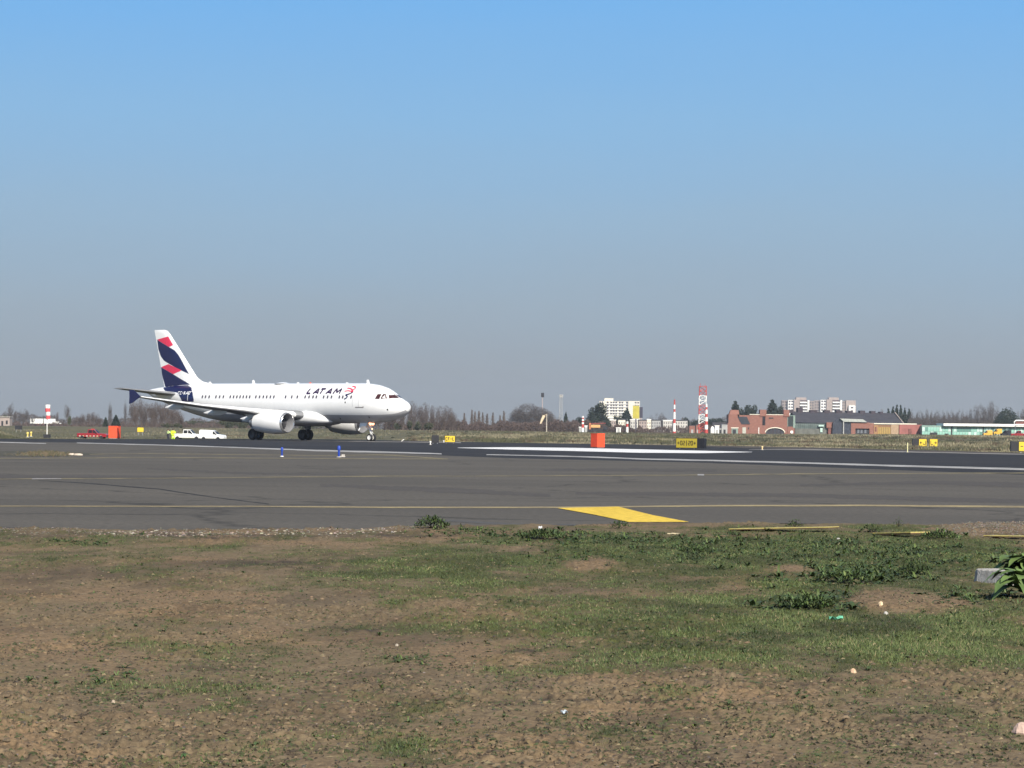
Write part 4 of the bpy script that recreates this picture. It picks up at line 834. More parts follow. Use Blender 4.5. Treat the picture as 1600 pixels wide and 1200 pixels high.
def person(px, Y, rz, pose, label, jacket, trousers=DARKC):
    p = at(px, Y); t = thing('person', p, label, 'person', None, rz)
    J = {'pel': (0, 0, .93), 'che': (.02, 0, 1.32), 'nec': (.02, 0, 1.50), 'hed': (.04, 0, 1.68), 'top': (.03, 0, 1.77)}
    for s, y in (('l', 1), ('r', -1)):
        f = pose.get('leg' + s, 0); J['hip' + s] = (0, .10 * y, .88); J['kne' + s] = (.05 + f * .5, .12 * y, .48); J['ank' + s] = (f, .13 * y, .08); J['toe' + s] = (f + .17, .14 * y, .04)
        J['sho' + s] = (0, .20 * y, 1.42); a = pose.get('arm' + s, (.05, .1, 1.12, .12, .05, .86)); J['elb' + s] = (a[0], (.24 + a[1] * .2) * y, a[2]); J['wri' + s] = (a[3], (.22 + a[4]) * y, a[5]); J['han' + s] = (a[3] + .06, (.22 + a[4]) * y, a[5] - .07)
    def skin(name, edges, rad, m, root='pel'):
        ks = sorted({k for e in edges for k in e}, key=lambda k: (k != root, k)); me = bpy.data.meshes.new(name)
        me.from_pydata([J[k] for k in ks], [(ks.index(a), ks.index(c)) for a, c in edges], [])
        o = bpy.data.objects.new(name, me); COL.objects.link(o); o.parent = t; md = o.modifiers.new('skin', 'SKIN'); me.materials.append(m)
        for v, k in zip(me.skin_vertices[0].data, ks): v.radius = (rad[k[:3]],) * 2 if isinstance(rad[k[:3]], float) else rad[k[:3]]; v.use_root = (k == root)
        s2 = o.modifiers.new('sub', 'SUBSURF'); s2.levels = 1; s2.render_levels = 1; md.use_smooth_shade = True; return o
    full = [('pel', 'che'), ('che', 'nec'), ('nec', 'hed'), ('hed', 'top')]
    for s in 'lr': full += [('pel', 'hip' + s), ('hip' + s, 'kne' + s), ('kne' + s, 'ank' + s), ('ank' + s, 'toe' + s), ('che', 'sho' + s), ('sho' + s, 'elb' + s), ('elb' + s, 'wri' + s), ('wri' + s, 'han' + s)]
    skin('body', full, {'pel': .14, 'che': .15, 'nec': .06, 'hed': .105, 'top': .08, 'hip': .09, 'kne': .06, 'ank': .04, 'toe': .04, 'sho': .07, 'elb': .045, 'wri': .03, 'han': .04}, SKIN)
    leg = [('pel', 'hipl'), ('pel', 'hipr')]
    for s in 'lr': leg += [('hip' + s, 'kne' + s), ('kne' + s, 'ank' + s), ('ank' + s, 'toe' + s)]
    skin('trousers', leg, {'pel': .155, 'hip': .11, 'kne': .085, 'ank': .07, 'toe': .055}, trousers)
    jk = [('pel', 'che'), ('che', 'nec')]
    for s in 'lr': jk += [('che', 'sho' + s), ('sho' + s, 'elb' + s), ('elb' + s, 'wri' + s)]
    skin('jacket', jk, {'pel': (.24, .20), 'che': (.25, .21), 'nec': .10, 'sho': .13, 'elb': .10, 'wri': .07}, jacket); t.scale = (1.3, 1.3, 1.08)
    b = B(); b.lathe([(-.02, .125), (.05, .12), (.10, .08), (.12, .01)], (J['hed'][0], 0, 1.73), 'z', 14); b.build('hair', mat('dark_hair', (.02, .015, .012), .8, .2, 9), t, True)
person(270.5, 468, R(-60), {'arml': (.15, .1, 1.15, .35, -.05, 1.2), 'armr': (.05, .1, 1.12, .1, .05, .88), 'legl': .05, 'legr': -.08}, 'standing worker in a bright yellow high-visibility jacket nearer the white pickup', HIVIS, HIVIS)
person(262.5, 474, R(20), {'arml': (.2, 0, 1.2, .3, -.1, 1.45), 'armr': (.18, .05, 1.18, .35, -.05, 1.35), 'legl': -.04, 'legr': .1}, 'standing worker partly behind the other, pale vest over dark clothes, arms raised', mat('pale_vest_cloth', (.60, .75, .30), .8, .1, 8))

# ================================================================== AIRFIELD FURNITURE
def orange_box(px, py, w, h, rz, label, ground=None):
    p = ground if ground is not None else gp(px, py); t = thing('marker_box', p, label, 'marker box', 'orange boxes beside the runway', rz); b = B(); hw = w / 2
    b.box(-hw, hw, -hw, hw, .03, h).build('box_shell', ORANGE, t, bevel=.01)
    b = B(); b.box(-hw - .015, hw + .015, -hw - .015, hw + .015, h, h + .04).build('lid', ORANGE, t)
    b = B(); b.box(-hw * .9, hw * .9, -hw * .9, hw * .9, -.03, .03).build('base', CONC, t)
orange_box(934, 699.3, .80, 1.10, R(-52), 'tall orange-red box on the runway edge right of the airliner')
orange_box(179, 684, 1.0, 1.25, R(-8), 'square orange-red box beside the red pickup at the left', ground=gp(179, 685.0))
def text_strokes(s, w, h):
    D = {'0': [(0, 0, 1, 0), (1, 0, 1, 1), (1, 1, 0, 1), (0, 1, 0, 0)], '2': [(0, 1, 1, 1), (1, 1, 1, .5), (1, .5, 0, .5), (0, .5, 0, 0), (0, 0, 1, 0)], '<': [(1, .5, 0, .5), (.5, .85, 0, .5), (.5, .15, 0, .5)], '>': [(0, .5, 1, .5), (.5, .85, 1, .5), (.5, .15, 1, .5)],
         '|': [(.5, -.2, .5, 1.2)], 'J': [(1, 1, 1, 0), (1, 0, 0, 0), (0, 0, 0, .3)], 'L': [(0, 1, 0, 0), (0, 0, 1, 0)], 'C': [(1, 1, 0, 1), (0, 1, 0, 0), (0, 0, 1, 0)], 'E': [(1, 1, 0, 1), (0, 1, 0, 0), (0, 0, 1, 0), (0, .5, .8, .5)], 'I': [(.5, 0, .5, 1)], 'A': [(0, 0, .5, 1), (.5, 1, 1, 0), (.2, .4, .8, .4)], ' ': [], '-': [(0, .5, 1, .5)],
         'T': [(0, 1, 1, 1), (.5, 1, .5, 0)], '1': [(.5, 0, .5, 1), (.5, 1, .2, .8)], 'F': [(1, 1, 0, 1), (0, 1, 0, 0), (0, .5, .8, .5)]}
    out = []; n = len(s); cw = w / n
    for i, ch in enumerate(s):
        for a in D[ch]: out.append((-w / 2 + cw * (i + .18 + a[0] * .64), h * a[1], -w / 2 + cw * (i + .18 + a[2] * .64), h * a[3]))
    return out
def sign(px, py, w, h, text, label, rz=0., side=None, face=YEL, z0=.12, depth=.16, group='yellow guidance signs beside the runway', legs=True, lh=.5):
    p = gp(px, py); t = thing('guidance_sign', p, label, 'sign', group, rz); b = B()
    b.box(-w / 2 - .05, w / 2 + .05, -depth / 2, depth / 2, z0, z0 + h + .08).build('housing', BLK, t, bevel=.01)
    if face:
        b = B(); b.box(-w / 2, w / 2, -depth / 2 - .02, -depth / 2 - .002, z0 + .04, z0 + .04 + h).build('face', face, t)
        if text:
            b = B(); hh = h * lh
            for x0, a0, x1, a1 in text_strokes(text, w * .9, hh):
                dx, dz = x1 - x0, a1 - a0; l = math.hypot(dx, dz) or 1; k = .032; nx, nz = -dz / l * k, dx / l * k; zz = z0 + .04 + (h - hh) / 2; y = -depth / 2 - .024
                b.add([(x0 + nx, y, zz + a0 + nz), (x1 + nx, y, zz + a1 + nz), (x1 - nx, y, zz + a1 - nz), (x0 - nx, y, zz + a0 - nz)], [(0, 1, 2, 3)])
            b.build('lettering', SIGNTXT, t)
    if side:
        b = B(); x = side * (w / 2 + .05); b.box(min(x, x + side * .55), max(x, x + side * .55), -depth / 2 + .03, depth / 2 + .3, z0, z0 + h + .06).build('side_housing', BLK, t)
    for sg in (-1, 1):
        b = B(); b.box(sg * w * .35 - .03, sg * w * .35 + .03, -.03, .03, -.03, z0 + .01).build('leg', STEEL, t)
    return t
sign(1073.5, 701.5, 1.80, .72, '<02|20>', 'wide yellow sign reading 02 and 20 between arrows, right of the orange box', side=1, face=mat('shaded_yellow_face', (.42, .33, .03), .5, .06, 3), z0=.06, rz=R(-30), lh=.42)  # yellow darkened to olive: shade painted on the face turned from the sun
sign(1441.5, 701, .70, .68, '<J', 'narrow yellow sign with a left arrow, first of the pair at right', side=-1, z0=.18)
sign(1458.5, 701, .72, .68, 'L>', 'narrow yellow sign with a right arrow, second of the pair at right', z0=.18)
sign(1603, 708, 1.1, .70, '-TT', 'yellow sign cut by the right edge of the picture', side=-1, z0=.12)
sign(703, 692.5, .95, .58, 'CF-L', 'small yellow sign in the grass just right of the black box', z0=.08)
sign(1582.5, 704.5, .30, .55, None, 'plain black sign box left of the yellow sign at the right edge', face=None, z0=.2, group=None)
sign(680, 693, .58, .62, None, 'plain black sign box at the runway edge left of the small yellow sign', face=None, z0=.08, group=None)
sign(219.5, 680, .88, .62, None, 'small blank yellow sign far left in the field beyond the orange box', z0=.42)
sign(29, 675, 1.15, .62, None, 'wide black sign box at the far left edge in the field', face=None, z0=.42, group=None)
def edge_light(px, py, h, r, m, label, name='edge_light', cat='light', base=CONC, ground=None):
    p = ground if ground is not None else gp(px, py); t = thing(name, p, label, cat)
    b = B(); b.lathe([(-.02, r * 1.5), (.03, r * 1.5), (.04, r * .6)], (0, 0, 0), 'z', 12, cap=True).build('base', base, t, True)
    b = B(); b.lathe([(.03, r * .62), (h * .62, r * .62), (h * .62, r), (h * .9, r), (h * .98, r * .7), (h, .01)], (0, 0, 0), 'z', 12).build('lamp_body', m, t, True)
edge_light(440.5, 713.5, .44, .06, BLUEP, 'small blue taxiway light, left of the two on the asphalt', base=WHP)
edge_light(529.5, 714.5, .54, .08, BLUEP, 'taller blue taxiway light with a dark and white base, right of the two')
b = B(); p = gp(534, 714); b.box(-.09, .16, -.12, .12, 0, .05); b.box(0, .15, -.13, -.02, .0, .12); b.build('lamp_foot', [CONC]); tag(bpy.data.objects['lamp_foot'], 'low concrete foot lying against the taller blue light', 'concrete foot'); bpy.data.objects['lamp_foot'].location = p
edge_light(672.5, 695, .32, .08, WHP, 'short white marker light in front of the left black sign box')
edge_light(693.5, 690.5, .22, .07, WHP, 'tiny white light at the left foot of the small yellow sign', ground=gp(693.5, 691.5))
edge_light(1191, 703, .30, .075, mat('amber_lamp', (.80, .62, .32), .4, .05, 5), 'amber topped edge light on the pale runway edge')
edge_light(43, 683, .55, .13, mat('yellow_marker', (.70, .55, .15), .5, .1, 5), 'left one of two little yellow markers on the far left grass')
edge_light(48.5, 682, .55, .13, mat('yellow_marker', (.70, .55, .15), .5, .1, 5), 'right one of two little yellow markers on the far left grass')
p = gp(1418, 707); t = thing('marker_post', p, 'slim pale yellow marker post left of the pair of narrow signs', 'post')
b = B(); b.tube([(0, 0, 0), (0, 0, .72)], [.035, .03], 8); b.build('post', mat('pale_yellow_post', (.74, .70, .38), .6, .1, 6), t); b = B(); b.lathe([(-.02, .08), (.03, .07)], (0, 0, 0), 'z', 8, cap=True); b.build('base', CONC, t)
p = gp(629, 689.9); t = thing('bent_marker', p, 'small bent white marker lying at the runway edge right of the nose wheel', 'marker'); b = B(); b.tube([(-.12, 0, .02), (0, 0, .12), (.16, 0, .24)], [.04, .05, .035], 6); b.build('bent_tube', WHP, t)
# windsocks and masts
def windsock(px, py, Y, H, label, striped=True, sockpx=None):
    p = at(px, Y); t = thing('windsock', p, label, 'windsock'); b = B(); b.tube([(0, 0, 0), (0, 0, H)], [.06, .04], 8).build('pole', WHP, t)
    b = B(); b.box(-.38, .38, -.35, .35, -.1, .6).build('base', BLK, t)
    b = B(); n = 4; 
    for k in range(n):
        z1, z0 = H - k * .43, H - (k + 1) * .43; x = .12 * (k > 1); r = .325 - .02 * k
        bb = B(); bb.lathe([(z0, r * .92), ((z0 + z1) / 2, r), (z1, r * .95)], (.05 + x * .5, 0, 0), 'z', 14, cap=True); bb.build('sock_band', WHP if k % 2 == 0 else mat('faded_red_cloth', (.66, .09, .10), .8, .1, 6), t, True)
windsock(73.5, 682, 330, 4.15, 'red and white banded windsock hanging limp on its pole at the left')
t = thing('windsock', at(854, 640), 'pale windsock drooping beside its thin pole in front of bare trees', 'windsock'); S = 4300 / 640
b = B(); b.tube([(0, 0, 0), (0, 0, 4.3)], [.13, .1], 6).build('pole', mat('weathered_pole', (.45, .40, .33), .8, .1, 3), t)
b = B(); b.tube([(-.6, 0, 3.9), (-1.0, 0, 3.1), (-1.45, 0, 2.0)], [.38, .34, .2], 10); b.tube([(0, 0, 4.1), (-.6, 0, 3.95)], [.05, .05], 5); b.build('sock', mat('pale_sock_cloth', (.68, .55, .38), .8, .1, 5), t, True)
def lattice(px, Y, H, w0, w1, bands, label, name='lattice_mast', leg=.12, nb=None, group=None, box=None):
    p = at(px, Y); t = thing(name, p, label, 'mast', group); nb = nb or max(4, int(H / w0 / 1.2)); cols = {'r': REDP, 'w': WHP, 'g': GREYW}; nbands = len(bands)
    for bi, cc in enumerate(bands):
        b = B(); za, zb = H * bi / nbands, H * (bi + 1) / nbands; wd = lambda z: (w0 + (w1 - w0) * z / H) / 2
        for x, y in ((-1, -1), (1, -1), (1, 1), (-1, 1)): b.tube([(x * wd(za), y * wd(za), za), (x * wd(zb), y * wd(zb), zb)], [leg, leg], 4)
        seg = max(1, round(nb / nbands))
        for k in range(seg):
            z0 = za + (zb - za) * k / seg; z1 = za + (zb - za) * (k + 1) / seg; a0, a1 = wd(z0), wd(z1); fl = 1 if (k + bi) % 2 else -1
            for (x0, y0), (x1, y1) in (((-1, -1), (1, -1)), ((1, -1), (1, 1)), ((1, 1), (-1, 1)), ((-1, 1), (-1, -1))):
                b.tube([(x0 * a0, y0 * a0, z0), (x1 * a1, y1 * a1, z1)] if fl > 0 else [(x1 * a0, y1 * a0, z0), (x0 * a1, y0 * a1, z1)], [leg * .8] * 2, 3); b.tube([(x0 * a1, y0 * a1, z1), (x1 * a1, y1 * a1, z1)], [leg * .7] * 2, 3)
        b.build('mast_section', cols[cc], t)
    return t
Y9 = 900; S9 = 4300 / Y9
t = lattice(1097.5, 860, 14.7, 2.3, 2.1, 'rwrwr'[::1], 'tallest red and white lattice tower left of the brick station', name='lattice_tower', leg=.12, nb=10)
b = B(); b.box(-1.2, 1.2, -1.2, 1.2, 14.6, 14.75); b.build('platform', REDP, t); b = B(); b.tube([(-.8, 0, 14.7), (-.8, 0, 15.7)], [.07, .05], 5); b.tube([(.7, 0, 14.7), (.7, 0, 15.4)], [.07, .05], 5); b.build('aerial', REDP, t)
def tube_mast(px, Y, r, bands, label, top=True):
    p = at(px, Y); t = thing('banded_mast', p, label, 'mast', 'red and white banded masts'); z = 0
    for c, h in bands:
        b = B(); k0, k1 = 1.25 - z * .075, 1.25 - (z + h) * .075; b.lathe([(z, r * k0), (z + h, r * k1)], (0, 0, 0), 'z', 12, cap=True).build('band', {'r': REDP, 'w': WHP}[c], t); z += h
    if top: b = B(); b.tube([(0, 0, z), (0, 0, z + .8)], [.06, .04], 5); b.build('aerial', STEEL, t)
    return t
tube_mast(1103.5, 850, .48, (('r', 1.2), ('w', 1.4), ('r', 1.1), ('w', 1.3), ('r', 1.0), ('w', 1.3), ('r', .8), ('w', 1.0)), 'thick banded mast standing against the right leg of the lattice tower')
tube_mast(1053.5, 860, .42, (('r', .5), ('w', 2.6), ('r', 1.3), ('w', 2.2), ('r', .9), ('w', 1.4), ('r', 1.6)), 'banded mast standing alone left of the lattice tower')
tube_mast(910.5, 760, .30, (('w', 1.2), ('r', 1.0), ('w', .5), ('r', .4), ('w', .5), ('r', .4), ('w', .4)), 'short banded mast left of the orange crane truck')
tube_mast(980, 760, .30, (('w', 1.6), ('r', .9), ('w', .6)), 'short banded mast between white cabins below the billboard')
t = thing('thin_mast', at(847, 1000), 'thin red and white mast with a dark head above the round bare tree', 'mast'); b = B(); b.tube([(0, 0, 0), (0, 0, 13)], [.15, .11], 5).build('pole', mat('faded_mast', (.42, .33, .30), .8, .1, 1), t); b = B(); b.box(-.5, .6, -.3, .3, 12.4, 14); b.build('head', DARKM, t)
t = lattice(876, 980, 13.0, 1.2, .8, 'gggg', 'thin grey lattice mast right of the round bare tree', leg=.065, nb=12); b = B(); b.box(-.6, .8, -.3, .3, 12.2, 13.2); b.build('antenna_panels', GREYW, t)

# ================================================================== BUILDINGS
def bpart(t, name, m, *boxes):
    b = B()
    for q in boxes: b.box(*q)
    return b.build(name, m, t)
def loc_builder(pxc, Y, base_py):
    """local metres for a facade standing at distance Y: x right, z up from base"""
    S = 4300. / Y; a, bb = slopes(pxc, base_py)
    origin = Vector((a * Y, Y, CAMH + bb * Y)); return origin, (lambda px: (px - pxc) / S), (lambda py, px=None: (base_py - py + ROLL * ((px or pxc) - pxc)) / S)
def windows(t, xs, zs, w, h, y, m=GLASS, name='window', depth=.12, skip=()):
    first = None
    for j, z in enumerate(zs):
        for i, x in enumerate(xs):
            if (i, j) in skip: continue
            if first is None:
                b = B(); b.box(-w / 2, w / 2, -.02, depth, -h / 2, h / 2); o = first = b.build(name, m, t)
            else: o = first.copy(); COL.objects.link(o)
            o.location = (x, y, z)
# hotel
o_, X, Z = loc_builder(970, 2900, 674); t = thing('hotel_building', o_, 'cream multi-storey block with rows of windows behind dark trees', 'building'); t.rotation_euler = (0, 0, 0)
bpart(t, 'wall', CREAM, (X(936), X(981), 0, 14, 0, Z(627)), (X(981.1), X(999), -2.5, 14, 0, Z(626.5)))
bpart(t, 'rooftop_room', CREAM, (X(944), X(958), 3, 12, Z(627), Z(622.5)))
bpart(t, 'side_wing', TAUPE, (X(999.2), X(1003), -1, 14, 0, Z(637)))
bpart(t, 'floor_band', WHW, *[(X(946), X(981), -.9, -.02, Z(y), Z(y - 1.3)) for y in (631.8, 636.2, 640.6, 645.0, 649.4, 653.6)])
windows(t, [X(x) for x in (949, 954.5, 958.5, 962.5, 968, 972, 979)], [Z(y) for y in (629, 633.5, 637.8, 642.2, 646.6)], 2.1, 1.7, -.04, mat('far_window', (.08, .07, .08), .3, .1, 1))
windows(t, [X(x) for x in (992.5, 996.5)], [Z(y) for y in (629, 633.5)], 2.0, 1.5, -2.54, mat('far_window', (.08, .07, .08), .3, .1, 1))
windows(t, [X(937.5), X(941)], [Z(629)], 1.4, 1.7, -.04, mat('far_window', (.08, .07, .08), .3, .1, 1))
# the two stepped tower blocks
def tower_block(x0, dx, label):
    o_, X_, Z = loc_builder(x0, 2800, 674); X = lambda q: X_(x0 + q); t = thing('apartment_tower', o_, label, 'building', 'far stepped tower blocks')
    fw = mat('far_window', (.08, .07, .08), .3, .1, 1)
    bpart(t, 'recessed_wing', mat('shaded_grey_wing', (.26, .22, .20), .8, .1, .3), (X(0), X(9), 6, 16, 0, Z(625.5)), (X(42), X(51), 6, 16, 0, Z(626)))  # recess shade put into the wall colour
    bpart(t, 'white_wall', WHW, (X(9), X(18), 2, 14, 0, Z(624.7)), (X(39), X(42), -2, 12, 0, Z(624.7)))
    bpart(t, 'taupe_tower', TAUPE, (X(18.1), X(27), 0, 16, 0, Z(624)), (X(22), X(38), 4, 14, 0, Z(620.5)))  # taupe here carries the shade of the left-facing walls
    bpart(t, 'balcony_wall', mat('dark_balcony', (.10, .07, .075), .8, .1, 1), (X(27.1), X(38.9), 1, 14, 0, Z(624.6)))
    for y in (627.3, 632, 636.6, 641.2): bpart(t, 'balcony', WHW, (X(27.3), X(38.7), -1.2, .98, Z(y + 2.2), Z(y)))
    windows(t, [X(11.5), X(15.5)], [Z(y) for y in (627, 631.5, 636, 640.5)], 1.9, 1.5, 1.96, fw)
    windows(t, [X(2), X(6)], [Z(y) for y in (628, 632.5, 637, 641.5)], 1.6, 1.5, 5.96, fw)
    windows(t, [X(44.5), X(48.5)], [Z(y) for y in (628.5, 633, 637.5, 642)], 1.6, 1.5, 5.96, fw)
tower_block(1222, 0, 'left one of the two stepped white and taupe tower blocks on the skyline'); tower_block(1273, 0, 'middle stepped white and taupe tower block on the skyline')
o_, X, Z = loc_builder(1330, 2800, 674); t = thing('apartment_tower', o_, 'narrow right-hand end block of the skyline towers, taupe over white', 'building')
bpart(t, 'taupe_tower', TAUPE, (X(1322), X(1337.5), 4, 16, 0, Z(625.5))); bpart(t, 'white_wall', WHW, (X(1326), X(1336), 0, 3.9, 0, Z(633.5))); windows(t, [X(1331)], [Z(637), Z(642)], 2.6, 1.5, -.04, mat('far_window', (.08, .07, .08), .3, .1, 1))
FLW = mat('dull_white_wall', (.50, .48, .44), .8, .08, .4)
for i, (xa, xb, top, m) in enumerate(((951, 962, 657, TAUPE), (966, 977, 656, CREAM), (985, 996, 656.5, FLW), (998, 1010, 657, TAUPE), (1010.5, 1017, 656, CREAM), (1018, 1032, 657, GREYW), (1036, 1050, 657.5, FLW), (1055, 1074, 657.5, FLW))):
    o_, X, Z = loc_builder((xa + xb) / 2, 1150, 675.5); lab = ['grey low flats nearest the big dark evergreen', 'cream low flats left of the billboard pole', 'white low flats around the billboard pole', 'taupe low flats right of the billboard pole', 'narrow cream gable of the low flats', 'grey windowed flats left of the lone banded mast', 'white flats touching the lone banded mast', 'white flats between the lone mast and the lattice tower'][i]
    t = thing('low_flats', o_, lab, 'building', 'low flats across the field'); bpart(t, 'wall', m, (X(xa), X(xb), 0, 8, -1, Z(top))); bpart(t, 'roof', ROOFD if i % 2 else WROOF, (X(xa) - .15, X(xb) + .15, -.2, 8.2, Z(top) + .003, Z(top) + .35))
    nx = max(1, int((xb - xa) / 3.2)); windows(t, [X(xa + (k + .5) * (xb - xa) / nx) for k in range(nx)], [Z(661), Z(666), Z(671)], .38 * (X(xb) - X(xa)) / nx, .75, -.03, mat('far_window', (.08, .07, .08), .3, .1, 1))
# brick fire station --------------------------------------------------
o_, X, Z = loc_builder(1190, 900, 679); t = thing('brick_station', o_, 'red brick station with a big arched garage opening and stepped roofline', 'building')
b = B()
def arch_wall():
    cx, hw, zs, hz = X(1211), (X(1226) - X(1197)) / 2, Z(675.5), Z(668.6) - Z(675.5); pts = [(X(1171), 0), (cx - hw, 0), (cx - hw, zs)]
    for k in range(1, 12): a = PI * (1 - k / 12); pts.append((cx + hw * math.cos(a), zs + hz * math.sin(a)))
    pts += [(cx + hw, zs), (cx + hw, 0), (X(1230), 0), (X(1230), Z(647.5)), (X(1171), Z(649))]
    b = B(); b.prism(pts, 0, .6); b.build('arched_wall', BRICK, t)
    b = B(); rim = []
    for k in range(0, 13): a = PI * (1 - k / 12); rim.append((cx + hw * math.cos(a), zs + hz * math.sin(a), cx + (hw + .28) * math.cos(a), zs + (hz + .28) * math.sin(a)))
    for p, q in zip(rim, rim[1:]): b.add([(p[0], -.06, p[1]), (q[0], -.06, q[1]), (q[2], -.06, q[3]), (p[2], -.06, p[3])] + [(p[0], .1, p[1]), (q[0], .1, q[1]), (q[2], .1, q[3]), (p[2], .1, p[3])], [(0, 1, 2, 3), (4, 5, 6, 7), (0, 1, 5, 4), (3, 2, 6, 7)])
    b.build('arch_rim', CREAM, t)
    for k in range(5): bpart(t, 'garage_door', mat('dark_door', (.03, .03, .04), .5, .1, 2), (cx - hw + k * hw * .4 + .06, cx - hw + (k + 1) * hw * .4 - .06, .35, .45, 0, zs + hz))
arch_wall()
bpart(t, 'rear_hall', BRICK, (X(1171), X(1230), .61, 12, 0, Z(650))); bpart(t, 'parapet', CREAM, (X(1171), X(1230), -.08, .7, Z(648.2), Z(647.2)))
bpart(t, 'chimney_block', BRICK, (X(1187), X(1197), -.3, 4, Z(648) - .5, Z(640))); bpart(t, 'chimney_block', BRICK, (X(1224), X(1233), -.3, 4, Z(648) - .5, Z(640)))
bpart(t, 'tall_window', GLASS, (X(1191), X(1195.5), -.05, .05, Z(664.5), Z(649.5))); bpart(t, 'vent', BLK, (X(1201), X(1208), -.05, .05, Z(654.2), Z(652.2)))
bpart(t, 'glazed_bay', mat('bay_glass', (.04, .05, .05), .15, .1, 2), (X(1230.4), X(1239), .2, 6, Z(666), Z(649.5))); bpart(t, 'bay_frame', GFR, (X(1239.1), X(1242.3), 0, 6, Z(668), Z(648.5)), (X(1230.3), X(1239), .05, .3, Z(649.5), Z(648.5)), (X(1230.3), X(1231), .02, .18, Z(666), Z(649.5)))
bpart(t, 'bay_base', BRICK, (X(1230.4), X(1241.5), .1, 6, 0, Z(666.1))); b = B(); b.lathe([(-.08, .01), (-.1, .5), (0, .5)], (X(1237), 0, Z(674.5)), 'y', 14); b.build('round_lamp', WHW, t)
b = B(); b.prism([(X(1135), 0), (X(1171), 0), (X(1171), Z(662.5)), (X(1160), Z(662.5)), (X(1152.5), Z(651)), (X(1152), Z(648)), (X(1138), Z(648)), (X(1138), Z(661)), (X(1135), Z(664))], .05, 8); b.build('stepped_wing', BRICK, t)
b = B(); b.loft([[(X(1139), .2, Z(648)), (X(1155), .2, Z(648)), (X(1155), 4, Z(648)), (X(1139), 4, Z(648))], [(X(1141.5), 1, Z(641)), (X(1154), 1, Z(641)), (X(1154), 3.5, Z(641)), (X(1141.5), 3.5, Z(641))]]); b.build('turret', BRICK, t)
b = B(); b.prism([(X(1171.5), Z(649)), (X(1171), Z(662.4)), (X(1161), Z(662.4)), (X(1154), Z(649))], .10, 7); b.build('wing_infill', BRICK, t)
b = B(); b.prism([(X(1152.5), Z(651.5)), (X(1166.5), Z(651.5)), (X(1172), Z(663)), (X(1158.5), Z(663))], -.12, .02); b.build('slanted_skylight', mat('skylight_glass', (.045, .05, .06), .15, .1, 2), t)
bpart(t, 'door_surround', GFR, (X(1143), X(1153), -.04, .06, 0, Z(670))); bpart(t, 'door', BLK, (X(1144.5), X(1150), -.09, -.03, 0, Z(671.5))); bpart(t, 'window', mat('pale_window', (.42, .42, .36), .4, .1, 2), (X(1160), X(1165.5), -.04, .06, Z(677.5), Z(668))); bpart(t, 'lintel', CREAM, (X(1142), X(1154), -.06, .06, Z(669.6), Z(668.4)))
bpart(t, 'small_window', BLK, (X(1168.5), X(1170.2), -.04, .06, Z(671), Z(668)), ); bpart(t, 'downpipe', WHW, (X(1185), X(1186), -.1, -.01, 0, Z(668)))
# sheds left of the station
for i, (xa, xb, top, m, lab, yv) in enumerate(((1117, 1123.5, 665.5, WHW, 'small white flat-roofed cabin beside the white dome', 880), (1124, 1127, 669, GREYW, 'narrow grey shed between cabin and brick station', 884), (1127.5, 1136.5, 663, GREYW, 'grey green shed touching the brick station', 886), (1077, 1086, 665, BRICK, 'orange brick hut left of the lattice tower', 878), (1087.5, 1094, 664, BRICK, 'orange brick hut behind the lattice tower', 890), (1113, 1136, 660.5, ROOFD, 'low dark roofed shed left of the brick station', 930), (963, 970, 669, WHW, 'small white cabin beside the short banded mast', 790), (905, 908, 668, WHW, 'narrow white cabinet left of the short banded mast', 770), (913.5, 917.5, 666, WHW, 'white cabinet right of the short banded mast', 772))):
    o_, X, Z = loc_builder((xa + xb) / 2, yv, 679 if xa > 1000 else 676.5); t = thing('shed', o_, lab, 'shed'); bpart(t, 'wall', m, (X(xa), X(xb), 0, 3, -.6, Z(top))); bpart(t, 'roof', ROOFD if m is not WHW else WROOF, (X(xa) - .12, X(xb) + .12, -.12, 3.12, Z(top) + .003, Z(top) + .2)); bpart(t, 'door', GREYW if m is not GREYW else BLK, ((X(xa) + X(xb)) / 2 - .35, (X(xa) + X(xb)) / 2 + .35, -.03, .05, 0, 1.6))
t = thing('radar_dome', at(1113, 870), 'white rounded dome between the lattice tower and the cabins', 'dome'); b = B(); b.lathe([(0, .62), (1.2, .68), (1.8, .5), (2.15, .25), (2.25, .01)], (0, 0, 0), 'z', 16); b.build('shell', WHW, t, True); b = B(); b.lathe([(-.2, .75), (.1, .75)], (0, 0, 0), 'z', 16, cap=True); b.build('base', CONC, t)
# billboard
o_, X, Z = loc_builder(996, 820, 677); t = thing('billboard', o_, 'tall yellow billboard on a dark pole in front of the cream hotel', 'billboard')
bpart(t, 'panel', mat('faded_yellow_panel', (.42, .36, .05), .6, .12, .6), (X(988.5), X(998.5), 0, .3, Z(654), Z(634))); bpart(t, 'rear_panel', mat('navy_back_panel', (.035, .035, .06), .6, .1, 1), (X(999), X(1004), .5, 1.4, Z(653), Z(636))); b = B(); b.tube([(X(993.5), .5, 0), (X(993.5), .5, Z(654))], [.2, .2], 8).build('pole', mat('dark_pole', (.04, .04, .07), .5, .1, 2), t)
bpart(t, 'frame', GREYW, (X(988), X(999), -.05, .35, Z(634), Z(633.4)), (X(988), X(999), -.05, .35, Z(654.6), Z(654)))
